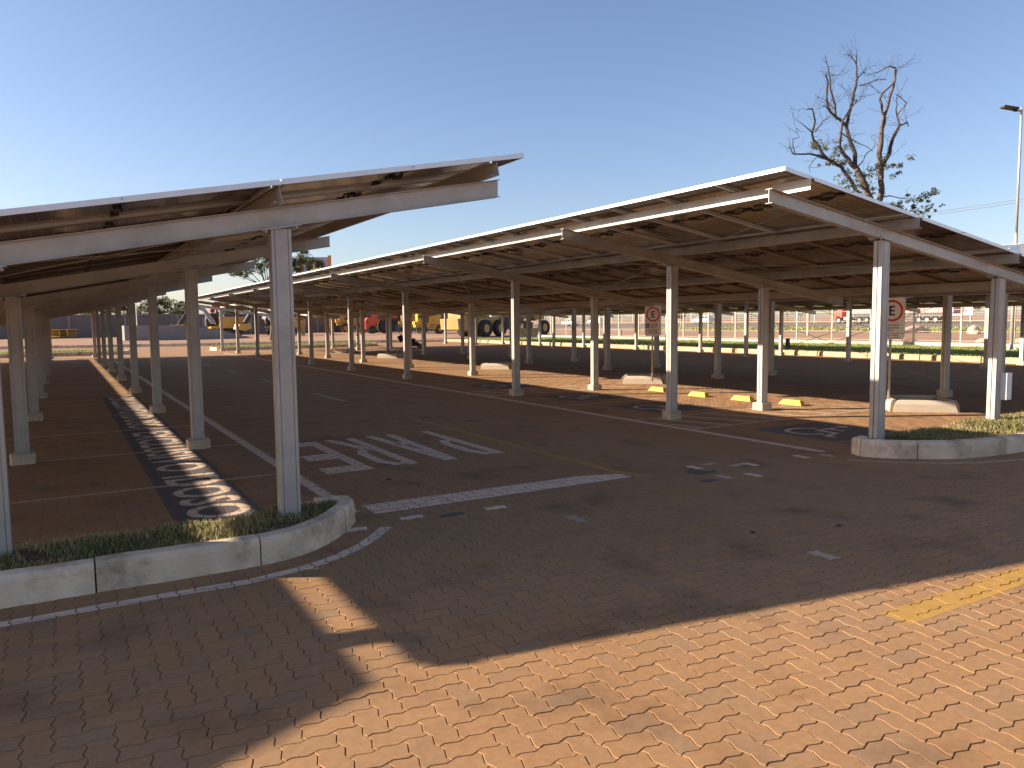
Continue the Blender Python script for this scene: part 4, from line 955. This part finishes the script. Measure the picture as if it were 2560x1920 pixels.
def tree_proto(h,spread,m,seed,loose=False):
    random.seed(seed); t=link('tree',None); mb=MB(); P=[Vector((0,0,0)),Vector((random.uniform(-.2,.2),0,h*.35)),Vector((random.uniform(-.4,.4),.2,h*.6))]; limb(mb,P,h*.022,h*.012)
    C=[]
    for k in range(9):
        a=2*math.pi*k/9+random.uniform(-.3,.3); e=Vector((math.cos(a)*spread*random.uniform(.45,1),math.sin(a)*spread*random.uniform(.45,1),h*random.uniform(.55,.98))); limb(mb,twist([P[1].lerp(P[2],random.random()),e*.6+Vector((0,0,h*.2)),e],.08),h*.009,h*.003,n=4)
        C.append((tuple(e),spread*random.uniform(.28,.46)))
    for k in range(8): C.append(((random.uniform(-.6,.6)*spread,random.uniform(-.6,.6)*spread,h*random.uniform(.6,.98)),spread*random.uniform(.25,.4)))
    mb.obj('trunk','bark',t); leaves(C,1500 if loose else 3200,h*.028,m,'crown',t); return t
protos=[tree_proto(5.5,2.6,'leaf',11),tree_proto(6.2,2.4,'leaf_dusty',12),tree_proto(5.0,3.0,'leaf_dusty',13,True)]
random.seed(21); used=[False]*3
def place_tree(k,x,y,s,z,label,group):
    global used
    o=protos[k] if not used[k] else copy_tree(protos[k]); used[k]=True
    o.location=(x,y,z); o.scale=(s,s,s*random.uniform(.9,1.1)); o.rotation_euler=(0,0,random.uniform(0,6)); tag(o,label,'tree',group)
lab=['dense green tree behind the grey block wall','dusty olive tree behind the grey block wall','loose crowned olive tree behind the grey block wall']
for k in range(22):
    x=-26+k*3.4+random.uniform(-1,1); place_tree(k%3,x,random.uniform(136,150),random.uniform(.72,1.08),-.1,lab[k%3]+', '+('left of the yellow bucket' if x<-2 else 'between the bucket and the ramp' if x<9 else 'above the grey ramp' if x<19 else 'behind the excavators' if x<31 else 'right of the pylon sign'),'trees behind the grey block wall')
lab2=['dense green roadside tree far behind the road fence','dusty roadside tree far behind the road fence','loose crowned roadside tree far behind the road fence']
for k in range(40):
    y=22+k*8+random.uniform(-3,3); place_tree(k%3,random.uniform(140,165),y,random.uniform(.55,1.0),earth(150,y)-.2,lab2[k%3]+(', right of the red truck' if y<75 else ', behind the red truck and white SUV' if y<130 else ', beyond the white pickup' if y<200 else ', at the far left end'),'trees beyond the road')
# spreading tree beside the pylon sign
t=thing('spreading_tree','green tree in front of the machinery pylon sign, seen over the right carport','tree',(18.2,78,0))
mb=MB(); P=[Vector((0,0,0)),Vector((.3,0,3)),Vector((-.2,0,5.2))]; limb(mb,P,.2,.13); C=[]
for ex,ez in ((-4.2,7.3),(-3.2,6.9),(-2.2,7.5),(-1.4,9.2),(-2.0,9.9),(-1.0,7.6),(-.2,8.4),(.6,8.0),(1.2,7.2),(2.0,7.9),(2.8,8.0),(3.4,8.7),(3.8,8.0),(1.6,9.5),(1.3,10.2),(2.6,7.1),(-.6,10.2)):
    e=Vector((ex,random.uniform(-1.5,1.5),ez)); limb(mb,twist([P[2],e*.5+P[2]*.5,e],.06),.06,.015,n=5); C.append((tuple(e),random.uniform(.7,1.05))); C.append((tuple(e*.75+P[2]*.25),.6)); C.append((tuple(e+Vector((random.uniform(-.6,.6),random.uniform(-.6,.6),random.uniform(-.4,.4)))),.4))
mb.obj('trunk','bark',t); leaves(C,9000,.105,'leaf','crown',t)
# ------------------------------------------------------------------ block wall, ramp, pylon
W=thing('block_wall','long dark grey concrete block wall across the far side of the yard','wall',(-60,130,0))
mb=MB(); mb.box(0,140,0,.2,-.2,3.24); mb.obj('wall_face','blockwall',W)
mb=MB(); mb.box(0,140,-.03,.23,3.24,3.34); mb.obj('coping','ramp',W)
pm=MB(); pm.box(-.15,.15,-.12,0,-.2,3.3); pp=pm.mesh('pilaster','ramp')
for k in range(38): link('pilaster',pp,W,(2+k*3.7,0,0))
mb=MB()
for r_ in range(16):
    z=r_*.2
    for c_ in range(90):
        x=c_*.8+(r_%2)*.4+40
        mb.box(x+.01,x+.79,-.012,.0,z+.01,z+.19)
stuff(mb.obj('block','blockwall',W))
o=MB().prism([(6.3,-.1),(6.3,1.66),(10,1.66),(12.3,1.62),(14.2,1.42),(16.7,.98),(18.5,.42),(20.8,-.1)],'y',97,101).obj('loading_ramp','ramp'); tag(o,'grey rendered loading ramp sloping down to the right in front of the block wall','ramp')
mb=MB(); mb.tube((0,0,0),(0,0,5.2),.06,.045,n=8); mb.box(-.35,.05,-.08,.08,5.15,5.25); o=mb.obj('light_pole','white',None,loc=(8.1,103,0)); tag(o,'thin white light pole behind the grey loading ramp','pole')
t=thing('pylon_sign','tall roadside pylon sign with orange edges and a dark shield with a leaping yellow deer','sign',(32.3,110,0),R_(-16))
for s in(-1,1): mb=MB(); mb.box(s*2.0-.26,s*2.0+.26,-.3,.3,0,11.45); mb.obj('side_post','orange',t)
mb=MB(); mb.box(-1.74,1.74,-.22,.22,5.2,11.2); mb.obj('sign_face','lilac',t)
def shield(cx,cz,s): 
    P=[]
    for k in range(40):
        a=2*math.pi*k/40; c,sn=math.cos(a),math.sin(a); e=4.5; r=(abs(c)**e+abs(sn)**e)**(-1/e); x=r*c; z=r*sn
        z=z*(1.02 if z>0 else .98)*(1-.06*abs(x)) ; x=x*(1-.09*(1-z)*.5 if z<0 else 1); P.append((cx+x*s,cz+z*s*.92))
    return P
deer=[(-.62,-.30),(-.50,-.12),(-.30,-.05),(-.25,.22),(-.38,.36),(-.30,.42),(-.22,.55),(-.34,.70),(-.26,.68),(-.18,.56),(-.15,.75),(-.08,.78),(-.10,.60),(-.02,.66),(.06,.58),(-.06,.50),(-.10,.42),(.02,.36),(.0,.30),(-.08,.26),(-.04,.06),(.20,.02),(.42,-.02),(.55,.12),(.60,.26),(.66,.10),(.58,-.06),(.72,-.24),(.86,-.46),(.78,-.48),(.60,-.30),(.44,-.28),(.20,-.30),(-.05,-.34),(-.25,-.30),(-.38,-.22),(-.48,-.34),(-.66,-.42),(-.70,-.36)]
for s_,m_,d in((1.50,'signblack',.25),(1.36,'logo_yellow',.262),(1.30,'signblack',.274)): MB().prism(shield(0,9.62,s_*.9),'y',-d,-d+.02).obj('shield',m_,t)
MB().prism([(x*1.2,9.64+z*1.12) for x,z in deer],'y',-.29,-.275).obj('deer_emblem','logo_yellow',t)
# ------------------------------------------------------------------ construction machines
def emblem(parent,x,z,s,y,mm='white'):
    MB().prism(shield(x,z,s),'y',y-.012,y).obj('emblem_shield','signblack',parent); MB().prism([(x+a*s*.9,z+b*s*.85) for a,b in deer],'y',y-.02,y-.013).obj('deer_emblem',mm,parent)
def excavator(label,x,y,rz_,s=1.,arm=True):
    t=thing('excavator',label,'excavator',(x,y,0),rz_,'yellow excavators by the block wall'); t.scale=(s,s,s)
    for sd in(-1,1):
        mb=MB(); pts=[(-1.95,.35),(-1.75,.08),(1.75,.08),(1.95,.35),(1.95,.6),(1.7,.88),(-1.7,.88),(-1.95,.6)]; mb.prism(pts,'y',sd*1.1-.28,sd*1.1+.28); tr=mb.obj('track','darkmetal',t)
        for k in range(7): mb=MB(); mb.tube((-1.5+k*.5,sd*1.4,.3),(-1.5+k*.5,sd*1.42,.3),.17,n=10); mb.obj('track_roller','greymetal',tr)
    mb=MB(); mb.box(-.8,.8,-.8,.8,.6,1.1); mb.obj('turntable','darkmetal',t)
    mb=MB(); mb.prism([(-2.7,1.3),(-2.9,1.5),(-2.9,2.45),(-2.6,2.72),(1.0,2.72),(1.05,1.45),(2.2,1.4),(2.2,1.12),(-2.5,1.12)][::-1],'y',-1.3,1.3); b=mb.obj('body','yellow',t,bevel=.06)
    mb=MB(); mb.box(-2.0,.4,-1.2,1.2,2.72,3.05); mb.obj('engine_cover','navy',t)
    emblem(b,-1.35,2.2,.28,-1.31)
    mb=MB(); mb.prism([(.95,1.42),(1.0,3.0),(1.25,3.25),(2.35,3.2),(2.6,2.3),(2.55,1.42)],'y',-1.25,-.15); c=mb.obj('cab','darkmetal',t)
    mb=MB(); mb.prism([(1.1,2.0),(1.12,3.0),(2.25,3.0),(2.42,2.2)],'y',-1.265,-1.252); mb.obj('window','glass',c)
    if arm:
        mb=MB(); mb.prism([(1.3,1.6),(1.5,2.2),(2.8,4.0),(4.1,4.35),(4.7,3.9),(4.5,3.7),(3.9,3.9),(3.0,3.5),(2.0,1.8)],'y',.1,.5); mb.obj('boom','greymetal',t)
        mb=MB(); mb.prism([(4.2,4.25),(4.75,4.1),(6.4,1.6),(6.2,1.4),(5.7,1.6)],'y',.12,.48); mb.obj('stick','darkmetal',t)
        mb=MB(); mb.prism([(5.5,1.75),(7.1,1.65),(7.3,1.0),(6.2,.75),(5.3,1.1)],'y',-.4,1.0); mb.obj('bucket','yellow',t)
    return t
excavator('yellow excavator with its boom folded to the left behind the grey ramp',20.0,112,R_(180),1.0)
excavator('second yellow excavator, partly hidden behind the big grey column',27.6,111,R_(196),1.0)
def red_lump(): pass
t=thing('red_machine_arm','dark red round machine part raised above the first excavator','machine part',(19.2,114.5,0)); 
mb=MB(); mb.tube((0,-.2,4.3),(0,.2,4.3),.62,n=7); mb.tube((.7,-.15,3.75),(.7,.15,3.75),.4,n=6); mb.tube((-.5,-.15,3.6),(-.5,.15,3.6),.35,n=6); mb.obj('red_disc','red_dark',t); mb=MB(); mb.tube((.1,0,0),(.1,0,4.2),.12,n=6); mb.obj('mast','darkmetal',t)
t=thing('loader_bucket','worn yellow loader bucket lying in front of the block wall','machine bucket',(.4,125,0))
MB().prism([(-1.0,.05),(.1,0),(.9,.25),(1.0,.9),(.7,1.22),(-.3,1.2),(.2,.9),(.3,.4),(-.6,.25)],'x',-1.9,1.7).obj('bucket_shell','yellow_dull',t)
for q in(-.45,.5): MB().box(q-.08,q+.08,-1.0,.3,.2,1.25).obj('mounting_rib','yellow_dull',t)
MB().box(-1.9,1.7,-1.05,-.95,.02,.16).obj('cutting_edge','darkmetal',t)
def upright_blade():
    t=thing('dozer_blade','yellow dozer blade standing upright left of the red machine','machine bucket',(39.8,142,0),R_(-15))
    MB().prism([(-.1,0),(.3,.3),(.35,1.3),(.15,2.5),(-.15,2.6),(.05,1.3)],'x',-1.2,1.3).obj('blade','yellow_dull',t); MB().box(-1.25,-.75,-.35,0,0,2.7).obj('side_arm','orange',t); MB().box(-1.3,-.5,-.5,.1,0,.45).obj('foot','yellow',t)
upright_blade()
def tractor(label,x,y,rz_,s=1.):
    t=thing('tractor',label,'tractor',(x,y,0),rz_); t.scale=(s,s,s)
    mb=MB(); mb.prism([(-2.6,1.0),(-2.55,1.9),(-2.3,2.3),(-1.2,2.85),(1.0,3.05),(2.2,3.0),(2.2,2.3),(1.0,2.3),(-.2,2.1),(-.9,1.4),(-1.6,.8),(-2.4,.75)],'y',-.85,.85); b=mb.obj('hood','red',t,bevel=.08)
    for k in range(4): mb=MB(); mb.prism([(.6+k*.3,2.55),(.75+k*.3,2.55),(.65+k*.3,2.98),(.5+k*.3,2.98)],'y',-.875,-.856); mb.obj('vent_slot','signblack',b)
    MB().prism([(-2.45,1.55),(-2.2,2.1),(-2.05,2.1),(-2.25,1.5)],'y',-.88,-.86).obj('headlight','glass',b)
    MB().prism([(-2.5,.75),(-2.45,1.45),(-.9,1.4),(-1.4,.75)],'y',-.95,.95).obj('bumper','red',t,bevel=.05)
    wheel(t,.7,-1.1,1.15,.55,-1,'darkmetal',.5); wheel(t,.7,1.1,1.15,.55,1,'darkmetal',.5); wheel(t,-1.5,-.95,.6,.35,-1,'darkmetal'); wheel(t,-1.5,.95,.6,.35,1,'darkmetal')
    MB().box(1.2,2.6,-.8,.8,1.5,3.4).obj('cab','darkmetal',t); return t
tractor('red tractor with a sloping hood and large black rear wheel',41.8,109,R_(-12))
t=thing('red_harvester','red harvester part with an ochre panel and a dark ladder beside it','harvester',(42.8,138,0),R_(-14))
MB().prism([(-1.6,.6),(-1.6,2.2),(-1.2,2.55),(-.1,2.9),(.1,2.7),(.6,.2),(-.2,.2)],'y',-.8,.8).obj('body','red',t,bevel=.05); MB().prism([(-1.58,.65),(-1.58,1.6),(-.2,2.2),(-.1,1.3),(-.6,.8)],'y',-.83,-.81).obj('side_panel','yellow_dull',t)
MB().prism([(.05,2.9),(.75,2.9),(1.3,.1),(.65,.1)],'y',-.7,-.4).obj('ladder_panel','navy',t); MB().box(-1.3,.4,-.7,.7,0,.5).obj('undercarriage','darkmetal',t)
def loader(label,x,y,rz_,s=1.,front=False):
    t=thing('wheel_loader',label,'wheel loader',(x,y,0),rz_,'yellow wheel loaders in a row'); t.scale=(s,s,s)
    MB().prism([(-2.0,1.35),(-2.0,3.15),(-1.6,3.35),(1.5,3.35),(1.5,1.35)],'y',-1.0,1.0).obj('engine_hood','yellow_dull' if not front else 'yellow',t,bevel=.05)
    MB().prism([(-2.3,1.3),(1.8,1.3),(1.7,.75),(.6,.55),(-1.0,.85),(-2.3,1.0)],'y',-1.15,1.15).obj('chassis','yellow_dull',t)
    g=MB(); g.box(-1.45,-.35,-1.015,-1.002,1.6,3.0)
    gr=g.obj('grille','darkmetal' if front else 'yellow_dull',t)
    for k in range(9): MB().box(-1.42,-.38,-1.03,-1.016,1.66+k*.15,1.72+k*.15).obj('grille_slat','yellow_dull',gr)
    MB().box(-2.45,-1.85,-1.1,1.1,1.35,1.85).obj('bumper','yellow',t,bevel=.04)
    for q in(-1.2,1.3):
        for sd in(-1,1): wheel(t,q,sd*1.05,.62,.4,sd,'yellow_dull')
    MB().prism([(.2,3.35),(.2,4.1),(1.4,4.1),(1.5,3.35)],'y',-.8,.8).obj('cab','darkmetal',t)
    for k in range(5): MB().prism([(-1.6+k*.55,.0),(-1.4+k*.55,.0),(-1.65+k*.55,.45),(-1.8+k*.55,.45)],'y',-1.3,-1.26).obj('tyre_lug','rock',t)
    return t
loader('worn yellow wheel loader with a big square grille, just right of the red harvester',43.6,127,R_(-14),1.25)
loader('yellow wheel loader half hidden by columns left of the red tractor',43.6,121,R_(-14),1.15)
loader('yellow wheel loader between the red tractor and the bright bucket arms',46.2,107,R_(-14))
t=loader('bright yellow loader with two raised lift arms left of the grader',45.2,99,R_(-14),.95,True)
for q in(-1.6,-.6): MB().prism([(q,1.0),(q+.25,1.0),(q+.75,2.6),(q+.45,2.7)],'y',-1.4,-1.15).obj('lift_arm','yellow',t)
# motor grader
G=thing('motor_grader','large yellow motor grader with big black tyres and a dark deer shield on its hood','motor grader',(38.6,73.2,0),R_(21)); G.scale=(1.22,1.22,1.12)
MB().prism([(-2.3,1.45),(-2.3,2.95),(-2.0,3.15),(2.5,3.15),(2.5,1.45)],'y',-.95,.95).obj('engine_hood','yellow_dull',G,bevel=.04)
MB().prism([(-3.1,.75),(-3.2,1.75),(-2.3,1.8),(2.3,1.5),(2.3,.8),(-1.0,.6)],'y',-1.05,1.05).obj('rear_frame','yellow_dull',G,bevel=.04)
for a,b,c,d in((-1.6,-.75,1.9,2.95),(-.65,-.15,2.2,2.95),(-1.55,-.3,1.5,1.8)): MB().box(a,b,-.97,-.952,c,d).obj('grille','darkmetal',G)
emblem(G,1.15,2.55,.44,-.97)
for q in(.15,2.15):
    for sd in(-1,1): wheel(G,q,sd*1.25,.82,.45,sd,'yellow',.52)
MB().prism([(2.55,1.3),(2.55,3.9),(4.1,3.9),(4.3,1.4)],'y',-.75,.75).obj('cab','darkmetal',G); MB().prism([(2.7,2.0),(2.7,3.6),(3.95,3.6),(4.1,2.0)],'y',-.77,-.755).obj('window','glass',G)
MB().prism([(4.2,1.5),(4.2,2.0),(7.2,2.3),(9.0,2.0),(9.2,1.5),(8.8,1.5),(7.0,1.85)],'y',-.18,.18).obj('front_frame','darkmetal',G)
MB().prism([(4.0,1.2),(4.5,1.75),(6.6,1.55),(8.4,1.3),(8.4,1.1),(6.4,1.25),(5.0,.8)],'y',-.35,.35).obj('drawbar','darkmetal',G)
MB().tube((5.3,0,.75),(5.3,0,.95),.75,n=20).obj('circle_gear','darkmetal',G)
MB().prism([(4.6,2.0),(4.8,2.9),(5.6,2.9),(6.2,2.2)],'y',-.5,.5).obj('lift_cylinders','greymetal',G)
MB().add([(4.3,-1.4,.05),(7.5,-1.7,.05),(7.6,-1.55,.75),(4.4,-1.25,.75),(4.3,-1.32,.05),(7.5,-1.62,.05),(7.6,-1.47,.75),(4.4,-1.17,.75)],[(0,1,2,3),(7,6,5,4),(0,4,5,1),(1,5,6,2),(2,6,7,3),(3,7,4,0)]).obj('grader_blade','yellow_dull',G)
for sd in(-1,1): wheel(G,9.2,sd*1.05,.78,.42,sd,'yellow',.55)
MB().box(8.6,10.1,-.45,.45,1.6,2.5).obj('front_counterweight','yellow_dull',G,bevel=.04)
# ------------------------------------------------------------------ lawn mower left in the aisle
t=thing('lawn_mower','dark push lawn mower standing in the far aisle between columns','lawn mower',(19.8,46.0,0),R_(-20))
MB().prism([(-.42,.12),(.42,.10),(.46,.28),(.2,.42),(-.35,.40)],'y',-.28,.28).obj('deck','darkmetal',t,bevel=.03)
MB().tube((0,0,.40),(0,0,.62),.17,.14,n=12).obj('engine','black',t)
for a in(-.42,.42):
    for b in(-.30,.30): wheel(t,a,b,.15,.06,1 if b>0 else -1,'greymetal')
for s in(-1,1): MB().tube((-.35,s*.25,.3),(-1.05,s*.25,1.25),.015,n=6).obj('handle','darkmetal',t)
MB().tube((-1.05,-.25,1.25),(-1.05,.25,1.25),.016,n=6).obj('handle_grip','black',t)
mb=MB(); mb.tube((-.65,0,.72),(-.95,0,.55),.2,.22,n=10); mb.obj('grass_bag','black',t)
# a small leaf litter: dark scraps on the paving
for k,(x,y,l) in enumerate([(5.35,3.85,'dark dead leaf on the shaded paving right of centre'),(4.62,4.1,'small curled dark leaf lying left of the larger dead leaf'),(2.95,7.6,'dark dead leaf below the painted letter E')]):
    mb=MB(); mb.add([(-.04,0,.001),(0,-.018,.008),(.045,.004,.002),(.0,.02,.012)],[(0,1,2,3)]); o=mb.obj('dead_leaf','signblack',None,loc=(x,y,.002),rz=k*1.3); tag(o,l,'leaf')
